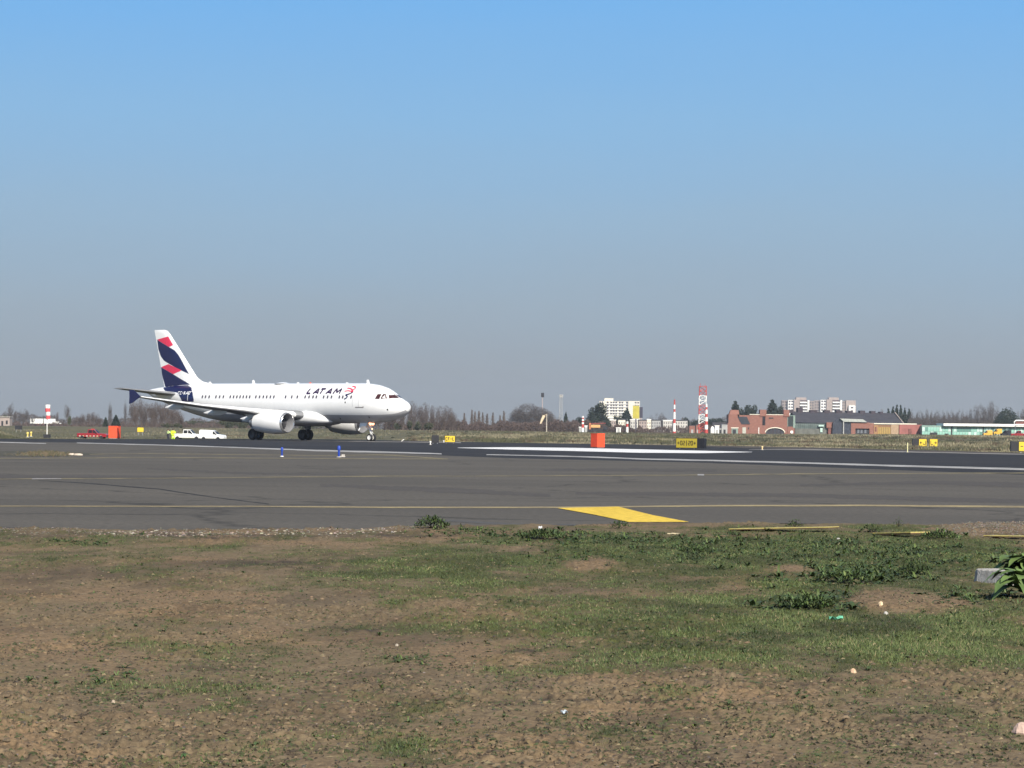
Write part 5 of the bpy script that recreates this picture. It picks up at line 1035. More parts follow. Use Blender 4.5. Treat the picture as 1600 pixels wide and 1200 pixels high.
# crane truck
t = thing('crane_truck', at(930, 780), 'orange crane truck with a yellow boom in front of the big evergreen', 'crane truck'); s = 780 / 4300
b = B(); b.box(-1.7, -1.3, -.3, .3, 0, 2.6); b.build('mast', mat('dull_orange', (.50, .16, .07), .6, .1, 3), t); b = B(); b.box(-1.4, 1.4, -.3, .3, 1.3, 2.1); b.build('boom', mat('orange_yellow_boom', (.60, .33, .12), .6, .1, 3), t); b = B(); b.box(-2.2, 3.0, -.8, .8, .2, .8); b.box(2.2, 3.4, -.8, .8, .5, 1.7); b.build('body', DARKM, t); b = B(); b.bar((-1.5, 0, 2.4), (3, 0, 2.6), .06); b.build('jib', REDP, t)
for x in (-1.4, .6, 2.6): b = B(); b.lathe([(-.85, .32), (.85, .32)], (x, 0, .3), 'y', 12, cap=True); b.build('wheel', RUBBER, t)
# long slate-roofed terminal ------------------------------------------
o_, X, Z = loc_builder(1340, 910, 679.5); t = thing('terminal_building', o_, 'long low terminal with a dark slate roof and row of square vents', 'building')
b = B(); b.loft([[(X(1243), 2, Z(661)), (X(1413), 2, Z(662.5)), (X(1413), 26, Z(662.5)), (X(1243), 26, Z(661))], [(X(1243), 12, Z(643.5)), (X(1405), 12, Z(644.5)), (X(1405), 16, Z(644.5)), (X(1243), 16, Z(643.5))]]); b.build('roof', ROOFD, t)
b = B(); b.bar((X(1405.5), 11.7, Z(643.5)), (X(1414), 1.6, Z(662.5)), .22); b.build('hip_ridge', TAUPE, t)
for x, w, h in ((1241, 8, 641), (1255.5, 8, 637.5), (1277, 11, 641), (1298, 9, 641), (1317, 9, 641), (1334, 9, 641.5), (1354, 8, 641), (1371, 7, 641.5), (1384, 5, 642.5)):
    bpart(t, 'roof_vent', mat('dark_vent', (.045, .035, .045), .8, .1, 1), (X(x - w / 2), X(x + w / 2), 11, 16.5, Z(646), Z(h)))
bpart(t, 'rear_wall', GREYW, (X(1243), X(1412), 2.5, 25, 0, Z(661.5)))
gb = mat('dim_green_glass', (.10, .13, .12), .3, .2, 1)
for k in range(16): bpart(t, 'glass_panel', gb, (X(1243.5 + k * 3.1), X(1243.5 + k * 3.1 + 2.8), 1.6, 1.7, Z(672), Z(662.5)))
bpart(t, 'plinth_wall', mat('dark_plinth', (.12, .125, .11), .8, .2, 1), (X(1243), X(1292), 1.2, 1.58, 0, Z(670.5)))  # dark wall along the foot of the glazing
bpart(t, 'canopy', mat('pale_green_canopy', (.45, .62, .55), .5, .1, 2), (X(1279), X(1287), .2, 1.3, Z(667), Z(664.5)), (X(1282), X(1285.5), .8, 1.1, Z(676), Z(669.5)))
bpart(t, 'brick_panel', BRICK, (X(1291.5), X(1304.5), .3, 1.9, Z(669), Z(660.5)))
bpart(t, 'brick_base', BRICKD, (X(1294), X(1302), .5, 1.9, 0, Z(669.5)))
b = B(); b.prism([(X(1300), 0), (X(1329), 0), (X(1329), Z(659)), (X(1315), Z(654.6)), (X(1308), Z(655.5)), (X(1301), Z(660))], -.6, 1.1); b.build('entrance_hall', mat('dark_hall_glass', (.045, .05, .065), .25, .2, 1), t)
b = B(); b.prism([(X(1311), Z(654.3)), (X(1347), Z(655)), (X(1354), Z(659.5)), (X(1318), Z(659.2))], -1.4, 2.2); b.build('entrance_roof', mat('pale_sheet_roof', (.36, .38, .35), .6, .1, 2), t)
bpart(t, 'column', GREYW, (X(1316.3), X(1318), -1.3, -1.1, 0, Z(659)))
bpart(t, 'brick_porch', BRICK, (X(1329.2), X(1358), -.8, 1.1, Z(669.5), Z(660)), (X(1329.2), X(1336), -.8, 1.1, 0, Z(669.6)), (X(1358.1), X(1365), -.5, 1.1, 0, Z(661)))
bpart(t, 'porch_opening', BLK, (X(1336.1), X(1358), -.1, 0, 0, Z(669.4))); windows(t, [X(x) for x in (1341, 1346, 1352)], [Z(674)], .7, 1.2, -.2, mat('dim_pane', (.14, .15, .17), .3, .2, 2), 'pane')
bpart(t, 'orange_kiosk', TAN, (X(1365.2), X(1371.5), -.7, 1.1, 0, Z(663.5))); bpart(t, 'kiosk_window', BRICKD, (X(1366.5), X(1369), -.76, -.68, Z(674), Z(666.5)))
for k in range(7): bpart(t, 'slat', mat('ochre_slat', (.40, .27, .08), .7, .1, 3), (X(1372.2 + k * 2.8), X(1374.2 + k * 2.8), -.2, 0, 0, Z(667)))
bpart(t, 'slat_backing', mat('brown_backing', (.22, .12, .06), .8, .1, 3), (X(1371.8), X(1391.6), .05, .6, 0, Z(663))); bpart(t, 'tan_wall', mat('pale_tan_wall', (.36, .25, .16), .8, .1, 1), (X(1392), X(1404), -.1, .9, 0, Z(663)))
bpart(t, 'eave_cap', CREAM, (X(1350), X(1432), -.3, 1.9, Z(662.4), Z(660.8)))
bpart(t, 'red_wall', mat('faded_red_wall', (.29, .105, .09), .8, .15, .6), (X(1405), X(1440), -.2, 4, 0, Z(662.6))); bpart(t, 'red_pier', BRICKD, (X(1419), X(1424), -.35, -.21, 0, Z(669)))
# green glass hall with the white roof ---------------------------------
o_, X, Z = loc_builder(1530, 905, 681); t = thing('glass_hall', o_, 'low pale green glass hall with a flat white roof at the right', 'building')
bpart(t, 'roof', WROOF, (X(1473), X(1680), -1.5, 14, Z(666), Z(662.2)))
bpart(t, 'fascia', GFR, (X(1441), X(1680), -.1, 0, Z(668), Z(666.3)))
bpart(t, 'rear_wall', mat('hall_interior', (.20, .33, .28), .8, .2, .6), (X(1441), X(1680), 1.2, 13, 0, Z(665.5)))
gg = None; RG = random.Random(8)
for k in range(52):
    for z0, z1 in ((681, 675.2), (674.8, 668.4)):
        if gg is None: b = B(); b.box(0, X(1444.1) - X(1440), 0, .06, 0, 1.); gg = b.build('glass_pane', GGL, t); o = gg
        else: o = gg.copy(); COL.objects.link(o)
        o.location = (X(1441 + k * 4.5), -.02, Z(z0)); o.scale = (1, 1, Z(z1) - Z(z0)); q = RG.random(); o.material_slots[0].link = 'OBJECT'; o.material_slots[0].material = GGL if q < .5 else (GGL2 if q < .72 else GGL3)
for k in range(53): bpart(t, 'mullion', GFR, (X(1441 + k * 4.5) - .09, X(1441 + k * 4.5) - .01, -.08, .08, 0, Z(668)))
b = B(); b.box(X(1486), X(1488), -.2, .1, 0, Z(663)); b.box(X(1535.5), X(1537), -.2, .1, 0, Z(660)); b.build('dark_column', BLK, t)
bpart(t, 'dark_opening', BLK, (X(1453), X(1464.5), -.3, -.05, 0, Z(676.5)), (X(1476), X(1482), -.2, -.05, 0, Z(678)))
o_, X, Z = loc_builder(1600, 880, 681); t = thing('white_gantry', o_, 'white rounded frame structure rising above the white roof at the right edge', 'gantry')
b = B(); b.tube([(X(1585), 0, Z(664)), (X(1584.5), 0, Z(660)), (X(1586), 0, Z(657.8)), (X(1589), 0, Z(657.2)), (X(1680), 0, Z(657.2))], [.22] * 5, 6); b.tube([(X(1585.5), 0, Z(664)), (X(1680), 0, Z(664))], [.3, .3], 6); b.tube([(X(1588), 2, 0), (X(1588), 2, Z(663))], [.15, .15], 6); b.build('frame', WHW, t)
bpart(t, 'dark_glazing', BRICKD, (X(1587), X(1680), .1, .5, Z(663), Z(658.5)))
for i, (px, Yv, kind, paint, lab) in enumerate(((1543, 800, 'van', YELP, 'left one of two yellow service vehicles in front of the glass hall'), (1558, 806, 'van', YELP, 'right and taller one of two yellow service vehicles before the glass hall'), (1572, 800, 'van', BLK, 'dark vehicle right of the two yellow service vehicles'), (1592, 795, 'pickup', CARR, 'dark red truck at the right edge in front of the glass hall'))):
    v = vehicle(kind, 'service_vehicle', at(px, Yv) + Vector((0, 0, -.5 + .35 * (i == 1))), R(-170 + 8 * i) if i != 3 else R(175), paint, lab, 'service vehicle'); v.scale = (.62, .8, 1.12) if i < 3 else (.9, .9, 1.1)
o_, X, Z = loc_builder(15, 800, 668); t = thing('concrete_hut', o_, 'small pale hut with dark openings at the left edge of the field', 'hut'); bpart(t, 'wall', TAUPE, (X(-4), X(15), 0, 4, -.5, Z(652))); bpart(t, 'roof', CONC, (X(-5), X(16), -.3, 4.3, Z(652) + .002, Z(651))); bpart(t, 'opening', BLK, (X(2), X(5), -.04, .05, Z(666), Z(658))); bpart(t, 'opening', BLK, (X(9), X(12), -.04, .05, Z(663), Z(657)))
# far articulated lorry
o_, X, Z = loc_builder(70, 1150, 665.2); t = thing('lorry', o_, 'white articulated lorry driving on the far road behind the windsock', 'lorry')
bpart(t, 'trailer', WHW, (X(47), X(66.5), 0, 2.4, .9, Z(654.3))); bpart(t, 'trailer', WHW, (X(68.5), X(85.5), 0, 2.4, .9, Z(654.3))); bpart(t, 'chassis', BRICKD, (X(48), X(86), .2, 2.2, .45, .89)); bpart(t, 'cab', WHW, (X(86), X(91.5), 0, 2.3, .5, Z(658))); bpart(t, 'bonnet', WHW, (X(91.6), X(94.5), 0, 2.2, .5, Z(660.3))); bpart(t, 'windscreen', GLASS, (X(91.5), X(91.9), .2, 2.1, Z(660), Z(658.4)))
for x in (50, 53, 63, 71, 82, 88, 93): b = B(); b.lathe([(-.05, .5), (2.4, .5)], (X(x), 0, .45), 'y', 12, cap=True); b.build('wheel', RUBBER, t)

# ================================================================== TREES
def blob_pts(n, rs, parts):
    """points through several ellipsoids (cx, cz, rx, rz), denser near their skins"""
    P = []; w = np.array([p[2] * p[3] for p in parts]); w = w / w.sum()
    for k in rs.choice(len(parts), n, p=w):
        cx, cz, rx, rz = parts[k]; d = rs.normal(size=3); d /= np.linalg.norm(d); r = rs.uniform(.25, 1) ** .45
        P.append((cx + d[0] * rx * r, d[1] * rx * r, cz + d[2] * rz * r))
    return np.array(P)
def tree_parts(kind, seed):
    """crown and trunk of a tree of height 1"""
    rs = np.random.RandomState(seed); b = B(); V = []; col = []
    if kind in ('bare', 'baregrey', 'round', 'poplar'):
        pop = kind == 'poplar'; wide = {'poplar': .09, 'round': .55, 'bare': .33, 'baregrey': .3}[kind]
        lean = rs.uniform(-.03, .03); b.tube([(0, 0, -.03), (lean, 0, .3), (lean * 2, 0, .75 if not pop else .95)], [.022, .016, .004], 6)
        n1 = 9 if not pop else 12; tips = []
        for i in range(n1):
            z0 = rs.uniform(.12, .55) if not pop else rs.uniform(.08, .8); a = rs.uniform(0, 2 * PI); L1 = wide * rs.uniform(.6, 1.05); up = rs.uniform(.2, .42) * (1 - z0 * .5) if not pop else rs.uniform(.12, .2)
            q = Vector((lean * z0 * 2, 0, z0)); m = q + Vector((math.cos(a) * L1 * .5, math.sin(a) * L1 * .5, up * .65)); e = q + Vector((math.cos(a) * L1, math.sin(a) * L1, up)); e.z = min(e.z, .96)
            b.tube([q, m, e], [.009, .006, .002], 4, cap=False); tips += [(q, m), (m, e), (m, e)]
        NT = {'poplar': 900, 'round': 6500, 'bare': 2300, 'baregrey': 2000}[kind]
        if pop: C0 = np.array([(rs.normal(0, .042) * (1.08 - z), rs.normal(0, .042) * (1.08 - z), z) for z in .06 + .94 * rs.uniform(0, 1, NT) ** 1.35])
        elif kind == 'round': C0 = blob_pts(NT, rs, [(0, .52, .50, .42), (-.25, .38, .32, .3), (.25, .4, .34, .32), (.02, .7, .3, .28)])
        else:
            parts = [(rs.uniform(-.2, .2) * wide * 3.4, rs.uniform(.22, .76), wide * rs.uniform(.35, .7), rs.uniform(.18, .30)) for _ in range(11)]; C0 = blob_pts(NT, rs, parts)
        C0[:, 2] = np.clip(C0[:, 2] * (1.07 if not pop else 1), .05, 1.03)
        n = len(C0); d = np.c_[rs.normal(0, .5, n), rs.normal(0, .5, n), rs.uniform(.5, 1.4, n) * (2 if pop else 1)]; d += np.c_[C0[:, 0], C0[:, 1], 0 * C0[:, 0]] * (1.5 if not pop else 0); d /= np.linalg.norm(d, axis=1)[:, None]
        ln = rs.uniform(.03, .075, n)[:, None]; sd_ = np.cross(d, rs.normal(size=(n, 3))); sd_ /= np.linalg.norm(sd_, axis=1)[:, None]; w = .0042 if not pop else .0045
        V = np.stack([C0 - sd_ * w, C0 + sd_ * w, C0 + d * ln], 1).reshape(-1, 3); col = np.repeat(rs.uniform(.7, 1.3, n), 3)
        return V, col, b
    if kind == 'conifer': parts = [(0, .15 + .8 * t, .24 * (1 - t) ** .8 + .03, .10) for t in np.linspace(0, 1, 9)]; NT = 2400; s = .04
    elif kind == 'ever': parts = [(rs.uniform(-.22, .22), rs.uniform(.3, .8), rs.uniform(.12, .22), rs.uniform(.12, .2)) for _ in range(11)] + [(0, .45, .3, .3)]; NT = 2600; s = .030
    elif kind == 'dome': parts = [(0, .42, .55, .42), (-.3, .35, .35, .3), (.28, .42, .34, .34), (.02, .62, .34, .34)]; NT = 3000; s = .030
    else: parts = [(rs.uniform(-.5, .5), rs.uniform(.25, .6), rs.uniform(.2, .35), rs.uniform(.25, .4)) for _ in range(6)]; NT = 1100; s = .06
    C0 = blob_pts(NT, rs, parts); C0[:, 2] = np.clip(C0[:, 2], .02, 1.02); n = len(C0)
    b.tube([(0, 0, -.03), (0, 0, .6)], [.03, .012], 6); 
    for i in range(5): a = rs.uniform(0, 2 * PI); b.tube([(0, 0, .2 + .08 * i), (math.cos(a) * .18, math.sin(a) * .18, .36 + .1 * i)], [.01, .004], 4)
    u = rs.normal(size=(n, 3)); u /= np.linalg.norm(u, axis=1)[:, None]; v = np.cross(u, rs.normal(size=(n, 3))); v /= np.linalg.norm(v, axis=1)[:, None]; k = rs.uniform(.5, 1.2, (n, 1)) * s
    V = np.stack([C0 - u * k, C0 + u * k, C0 + v * k * 1.6], 1).reshape(-1, 3); col = np.repeat(rs.uniform(.6, 1.4, n), 3)
    return V, col, b
TM = {'bare': TWIG, 'baregrey': TWIGG, 'round': TWIGG, 'poplar': POPL, 'conifer': EVER, 'ever': EVER, 'dome': EVER, 'bush': OLIVE}
TEMPL = {}
def tree(kind, px, top, Y, wide, label, group=None, base=None, name=None):
    """wide: width in picture pixels"""
    rs = random.Random(int(px * 7 + top)); var = rs.randrange(3); key = (kind, var)
    p = at(px, Y); S = 4300. / Y; hpx = (VH + ROLL * (px - 800)) - top; H = hpx / S + CAMH - p.z; w = wide / S
    natw = {'bare': .75, 'baregrey': .7, 'round': 1.1, 'poplar': .15, 'conifer': .42, 'ever': .62, 'dome': 1.15, 'bush': 1.3}[kind]
    nm = name or {'bare': 'bare_tree', 'baregrey': 'bare_tree', 'round': 'bare_tree', 'poplar': 'poplar_tree', 'conifer': 'conifer_tree', 'ever': 'evergreen_tree', 'dome': 'evergreen_tree', 'bush': 'bush'}[kind]
    sc = (w / natw, w / natw, H / 1.0)
    if key not in TEMPL:
        V, col, b = tree_parts(kind, 100 * list(TM).index(kind) + var)
        t = thing(nm, p, label, 'bush' if kind == 'bush' else 'tree', group)
        npmesh('crown', V, np.arange(len(V)).reshape(-1, 3), TM[kind], np.repeat(col[:, None], 3, 1), False, t); b.build('trunk', BARK, t); TEMPL[key] = t
    else:
        t = dup_tree(TEMPL[key], p); t['label'] = label
        if group: t['group'] = group
        elif 'group' in t: del t['group']
    t.name = nm; t.location = p; t.scale = sc; t.rotation_euler = (0, 0, rs.uniform(0, 6.28)); return t
RT = random.Random(4)
ORD = 'first second third fourth fifth sixth seventh eighth ninth tenth eleventh twelfth thirteenth fourteenth'.split()
def row(kind, xs, tops, Y, wide, label, group, jit=6):
    for i, (x, tp) in enumerate(zip(xs, tops)): tree(kind, x + RT.uniform(-1, 1), tp + RT.uniform(-1, 1), Y + RT.uniform(-jit, jit) * 6, wide * RT.uniform(.85, 1.2), label + ', %s from left' % ORD[i], group)
# left
tree('baregrey', 16, 630, 950, 14, 'taller bare tree rising behind the hut at the left edge'); tree('bush', 8, 647, 930, 16, 'dark bush crown just above the hut at the left edge')
row('baregrey', [24, 31, 36, 42, 50], [642, 641, 645, 640, 651], 960, 12, 'dim grey bare tree between the hut and the white lorry', 'bare trees behind the lorry')
tree('bare', 89, 645, 1100, 10, 'small bare tree behind the bonnet of the white lorry'); tree('baregrey', 105, 632, 800, 13, 'tall thin bare tree right of the lorry'); tree('bush', 108, 648, 790, 7, 'small dark evergreen bush in front of the tall thin bare tree')
row('bare', [118, 124, 131, 137, 143, 149, 156], [654, 651, 648, 644, 645, 648, 653], 900, 15, 'low bare tree in the clump between lorry and wing tip', 'low bare clump left of the wing tip')
tree('baregrey', 172, 629, 850, 13, 'tall bare tree left of the blue wing tip fence'); tree('conifer', 165, 652, 840, 7, 'small dark conifer below the tall bare tree, left one'); tree('conifer', 181, 649, 840, 12, 'pointed dark conifer right of the tall bare tree')
tree('baregrey', 196, 626, 900, 9, 'thin bare tree just left of the wing tip fence'); tree('bush', 161, 661, 700, 4, 'tiny dark green bush in the field above the orange box')
row('bare', [207, 214, 221, 229, 236, 243, 251, 258, 266, 273, 280], [627, 629, 626, 628, 630, 627, 630, 629, 633, 636, 641], 760, 23, 'brown bare tree in the dense row behind the airliner tail', 'brown bare trees behind the airliner tail')
row('bare', [212, 226, 240, 255, 270, 284], [640, 642, 640, 641, 645, 650], 730, 18, 'shorter bare tree at the foot of the row behind the tail', 'shorter bare trees behind the tail')
row('bush', [255, 262, 269, 276, 283], [661, 660, 660.5, 661, 662], 690, 12, 'dark low shrub in the row below the trees behind the tail', 'dark low shrubs behind the tail')
row('bush', [290, 300, 308, 318, 330, 342], [656, 655, 657, 657, 656, 657], 1000, 18, 'hazy olive bush under the rear fuselage', 'hazy bushes under the rear fuselage')
row('bush', [352, 362, 372, 384, 396], [654, 653, 655, 654, 655], 800, 16, 'dark bush under the fuselage between van and main wheel', 'dark bushes beside the main wheel')
row('bush', [404, 420, 436, 452, 468, 484, 500, 516], [652] * 8, 820, 22, 'dim bush seen below the engine and wing', 'bushes below the engine and wing')
row('bare', [512, 528, 544, 560, 576, 592], [650] * 6, 820, 24, 'bare tree hidden mostly by the front fuselage', 'bare trees behind the front fuselage')
row('bare', [604, 616, 630, 640, 648, 657, 666, 674, 684, 693, 702, 710], [648, 644, 636, 629, 629, 632, 631, 636, 637, 636, 640, 645], 800, 20, 'brown bare tree in the thick row ahead of the airliner nose', 'brown bare trees ahead of the nose')
row('bare', [612, 628, 644, 661, 676, 692, 706, 716], [655, 650, 646, 645, 648, 648, 650, 655], 770, 22, 'shorter bare tree at the front of the row ahead of the nose', 'shorter bare trees ahead of the nose')
row('bush', [622, 640, 652, 668], [660, 657, 656, 660], 760, 16, 'dark green bush at the foot of the trees ahead of the nose', 'green bushes ahead of the nose')
for i, (x, tp) in enumerate(((725, 646), (737, 641), (742, 644), (748, 643), (754, 645), (761, 647), (770, 645), (781, 649.5), (787, 643))):
    tree('poplar', x, tp, 1100, 9, 'slim poplar between the brown trees and round bare trees, %s from left' % ORD[i], 'slim poplars in the gap')
for i, (x, tp, w) in enumerate(((810, 640, 40), (824, 632, 60), (842, 637, 50), (854, 643, 36))): tree('round', x, tp, 880, w, 'round bare tree of the dark mass behind the pale windsock, %s from left' % ORD[i], 'round bare trees behind the windsock')
row('baregrey', [862, 870, 884, 892], [651, 653, 655, 656], 880, 14, 'low dim bare tree near the thin grey lattice mast', 'low bare trees near the thin mast')
tree('conifer', 884, 645, 900, 9, 'small conifer right of the thin grey lattice mast'); tree('ever', 907, 648, 930, 18, 'rounded dark evergreen left of the big one by the hotel')
tree('ever', 936, 627, 1000, 32, 'biggest dark evergreen, covering the left end of the cream hotel'); tree('ever', 926, 640, 985, 22, 'dark evergreen forming the left shoulder of the biggest one'); tree('ever', 945, 645, 975, 22, 'dark evergreen forming the right shoulder of the biggest one'); tree('ever', 938, 654, 960, 36, 'low wide evergreen at the foot of the biggest one')
tree('ever', 966, 645, 1250, 16, 'dark evergreen before the hotel, left of the pair'); tree('conifer', 979, 640, 1250, 22, 'pointed dark evergreen before the hotel, right of the pair')
row('baregrey', [1014, 1030, 1038], [649, 647, 650], 1300, 18, 'faint bare tree above the low flats right of the billboard', 'faint bare trees above the flats')
tree('ever', 1073, 648, 1200, 13, 'dark tree between the lone mast and the lattice tower'); row('ever', [1085, 1094, 1108, 1118, 1127, 1134], [653, 653, 651, 652, 650, 655], 1150, 16, 'dark evergreen behind the lattice tower', 'dark evergreens behind the lattice tower')
tree('conifer', 1149, 629, 1050, 26, 'pointed dark conifer above the turret of the brick station')
for i, (x, tp, w) in enumerate(((1160, 631, 13), (1167, 630, 14), (1175, 627, 17), (1185, 641, 13))): tree('ever', x, tp, 1060, w, 'dark conifer of the close group above the brick wing, %s from left' % ORD[i], 'close dark conifers above the brick wing')
tree('conifer', 1207, 627, 1050, 30, 'broad pointed conifer above the arched garage'); tree('ever', 1218, 631, 1055, 15, 'smaller conifer right of the broad one above the garage'); row('ever', [1196, 1212, 1226], [640, 640, 642], 1040, 18, 'dark foliage directly behind the parapet of the station', 'foliage behind the station parapet')
tree('ever', 1171, 643, 1040, 34, 'wide dark foliage under the close conifers')
row('conifer', [1388, 1394, 1401, 1408, 1413, 1420], [640, 637, 634, 635, 638, 641], 1100, 11, 'dark conifer behind the right end of the slate roof', 'conifers behind the slate roof end'); tree('bare', 1378, 641, 1150, 10, 'small reddish bare tree left of the conifers behind the slate roof')
row('baregrey', list(range(1426, 1524, 7)), [641 + RT.uniform(-1.5, 2) for _ in range(14)], 1050, 13, 'grey bare tree in the even row behind the glass hall', 'even row of grey bare trees'); row('baregrey', list(range(1422, 1524, 8)), [650] * 13, 1000, 15, 'shorter grey tree at the front of the even row', 'shorter trees of the even row')
row('baregrey', [1528, 1536, 1543, 1550, 1556], [636, 632, 629, 630, 636], 1040, 19, 'taller grey bare tree left of the dark domed evergreen', 'taller bare trees beside the domed evergreen')
tree('dome', 1574, 634, 1000, 44, 'big domed dark tree above the white roof at the right'); tree('dome', 1566, 641, 990, 30, 'lower left part tree of the dark dome above the white roof')
row('baregrey', [1594, 1602], [644, 642], 1100, 14, 'pale thin bare tree at the right edge of the picture', 'pale trees at the right edge')
# hedges that read as one mass
def thicket(xs, tops, Y, m, n, name='brown_thicket', seed=1, bot=-.5):
    rs = np.random.RandomState(seed); px = rs.uniform(xs[0], xs[-1], n); top = np.interp(px, xs, tops) + rs.normal(0, .8, n) + (vn(px * .12, px * 0, seed) - .5) * 7 + (vn(px * .4, px * 0, seed + 3) - .5) * 4
    yy = Y + rs.uniform(-25, 25, n); S = 4300 / yy; base = gz((px - 800) / 4300 * yy, yy); H = ((VH + ROLL * (px - 800)) - top) / S + CAMH - base; z = base + bot + (H - bot) * rs.uniform(0, 1, n) ** .8
    x = (px - 800) / 4300 * yy; C0 = np.c_[x, yy, z]; d = rs.normal(size=(n, 3)); d[:, 2] = np.abs(d[:, 2]) + .5; d /= np.linalg.norm(d, axis=1)[:, None]; s = np.cross(d, rs.normal(size=(n, 3))); s /= np.linalg.norm(s, axis=1)[:, None]
    V = np.stack([C0 - s * .09, C0 + s * .09, C0 + d * .62], 1).reshape(-1, 3); col = np.repeat(rs.uniform(.6, 1.3, n), 3)
    o = npmesh(name, V, np.arange(3 * n).reshape(-1, 3), m, np.repeat(col[:, None], 3, 1)); o['kind'] = 'stuff'
HED = mat('reddish_hedge_twigs', (.070, .050, .045), .95, .2, .3, col2=(.105, .076, .066), attr='tint')
thicket([600, 640, 700, 740, 800, 860, 905, 950, 1000], [662, 661, 662, 663, 663, 661, 659, 666, 670], 840, HED, 60000, seed=1)
thicket([1000, 1040, 1080, 1140], [671, 669, 668, 668], 930, HED, 6000, seed=6)
thicket([-60, 20, 60, 120, 200, 300, 400, 520, 620], [651, 648, 650, 655, 655, 657, 659, 658, 656], 1250, TWIGG, 60000, 'far_treeline', 2)
thicket([-60, 60, 130, 200, 260, 340, 400], [663, 664, 663, 663, 662, 661, 661], 900, HED, 14000, 'far_treeline', 5)
thicket([1420, 1480, 1540, 1680], [656, 655, 656, 657], 1080, TWIGG, 34000, 'far_treeline', 3)
thicket([1020, 1100, 1140, 1250, 1420], [659, 657, 652, 650, 650], 1350, TWIGG, 34000, 'far_treeline', 4)
# tall dry grass beyond the runway --------------------------------------
def field_grass():
    rs = RS; n = 120000; a = rs.uniform(-820, 820, n) / F; u = rs.uniform(0, 1, n); ye = np.interp(a, _ANG, _YS) + 3
    y = ye + (u ** 1.6) * 330; x = a * y; px = 800 + a * F
    bare = fbm(x * .06, y * .03, 71, 3); keep = rs.uniform(0, 1, n) < ss(bare, .30, .55)
    paved = (px > 300) & (px < 640) & (y < 306); keep &= ~paved
    x, y, px = x[keep], y[keep], px[keep]; n = len(x); z = gz(x, y)
    t = fbm(x * .09, y * .035, 77, 3); t = ss(t, .38, .62); j = rs.uniform(.65, 1.3, (n, 1))
    c = (np.array([.070, .072, .034]) * (1 - t[:, None]) + np.array([.21, .185, .115]) * t[:, None]) * j
    dk = rs.uniform(0, 1, n) < .14; c[dk] *= .45
    h = rs.uniform(.10, .36, n) * (.6 + .8 * fbm(x * .2, y * .1, 79, 2)); w = rs.uniform(.05, .16, n)
    edge = ss(y - ye[keep], 0, 14); h = h * (.3 + .7 * edge) * np.where((px > 20) & (px < 640) & (y < 500), .3, 1)
    blades('dry_field_grass', x, y, z, h, w, c, .6)
field_grass()
def field_tufts():
    """dark scrubby tussocks scattered over the field: joined"""
    rs = np.random.RandomState(21); V = []; C = []
    for i in range(750):
        a = rs.uniform(-800, 810) / F; ye = np.interp(a, _ANG, _YS) + 6; y = ye + rs.uniform(0, 1) ** 1.3 * 260; px = 800 + a * F
        if 20 < px < 640 and y < 520: continue
        x = a * y; z = float(gz(x, y)); r = rs.uniform(.3, 1.2); n = 50; th = rs.uniform(0, 2 * PI, n); q = rs.uniform(0, 1, n) ** .5 * r
        C0 = np.c_[x + q * np.cos(th), y + q * np.sin(th) * .6, np.full(n, z)]; hh = rs.uniform(.15, .5, n) * (1.1 - q / r * .6) * rs.uniform(.6, 1.1); w = .07
        V.append(np.stack([C0 - [w, 0, .02], C0 + [w, 0, -.02], C0 + np.c_[rs.normal(0, .12, n), rs.normal(0, .1, n), hh]], 1).reshape(-1, 3))
        k = np.array([.038, .042, .022]) if rs.rand() < .6 else np.array([.075, .052, .032]); C.append(np.repeat(k[None] * rs.uniform(.6, 1.3, (n, 1)), 3, 0))
    V = np.vstack(V); o = npmesh('field_tussocks', V, np.arange(len(V)).reshape(-1, 3), BLADE, np.vstack(C)); o['kind'] = 'stuff'
field_tufts()
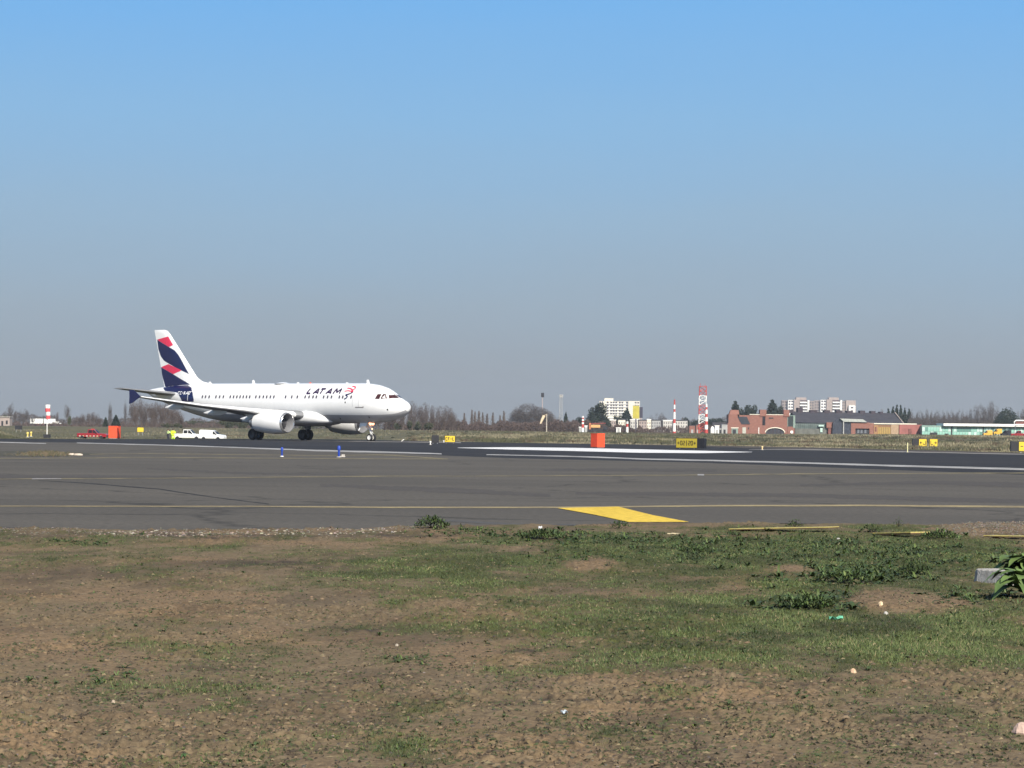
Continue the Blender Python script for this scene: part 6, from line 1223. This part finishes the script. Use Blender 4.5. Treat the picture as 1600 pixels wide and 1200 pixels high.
# soil strip along the far runway edge and the little grass island at the left of the apron
strip('bare_soil_edge', [(1000, 693.0), (1200, 694.5), (1400, 698), (1600, 702.5), (1800, 708)], [(1000, 695.5), (1200, 700.5), (1400, 704.5), (1600, 709), (1800, 716)], .0, ground_material('dark_edge_soil', (.105, .085, .065), (.045, .040, .038), .25), n=40, rag=.6)
strip('grass_island', [(-60, 706), (20, 704.5), (60, 704), (110, 706), (160, 709)], [(-60, 712), (40, 713.5), (110, 713), (160, 710)], .006, ground_material('island_grass', (.088, .080, .060), (.060, .058, .042), .6), n=16, rag=.4)
def island():
    rs = np.random.RandomState(9); n = 2600; px = np.clip(rs.normal(72, 24, n), -30, 130); px = np.round(px / 9) * 9 + rs.normal(0, 2.4, n); py = rs.normal(710, 1.4, n); P = np.array([gp(a, c) for a, c in zip(px, py)]); hh = rs.uniform(.02, .17, n) * np.exp(-((px - 70) / 36) ** 2) + .02
    t = rs.uniform(0, 1, (n, 1)); c = np.array([.045, .055, .024]) * (1 - t) + np.array([.15, .105, .065]) * t
    blades('island_grass_tufts', P[:, 0], P[:, 1], P[:, 2], hh, rs.uniform(.02, .06, n), c, .7)
    for i, (a, c, w) in enumerate(((112, 711.2, .16), (122, 711.6, .22))):
        p = gp(a, c); b = B(); b.loft([[(math.cos(q) * w * k, math.sin(q) * w * .5 * k, z) for q in [2 * PI * j / 8 for j in range(8)]] for z, k in ((-.02, 1), (.06, .9), (.09, .5))]); o = b.build('stone', mat('whitewashed_stone', (.50, .42, .34), .8, .15, 6)); o.location = p; tag(o, ['left white painted stone at the end of the grass island', 'right and wider white painted stone at the end of the grass island'][i], 'stone')
island()
# ------------------------------------------------------------------ the air
hz = B(); hz.box(-1600, 1600, -120, 4300, -3.5, 64); ho = hz.build('haze', []); ho['kind'] = 'stuff'
hm = bpy.data.materials.new('smog_air'); hm.use_nodes = True; ht = hm.node_tree; ht.nodes.clear()
pv = ht.nodes.new('ShaderNodeVolumePrincipled'); pv.inputs['Color'].default_value = (.86, .91, 1, 1); pv.inputs['Density'].default_value = .00011; pv.inputs['Anisotropy'].default_value = .2
hout = ht.nodes.new('ShaderNodeOutputMaterial'); ht.links.new(pv.outputs[0], hout.inputs['Volume']); ho.data.materials.append(hm)
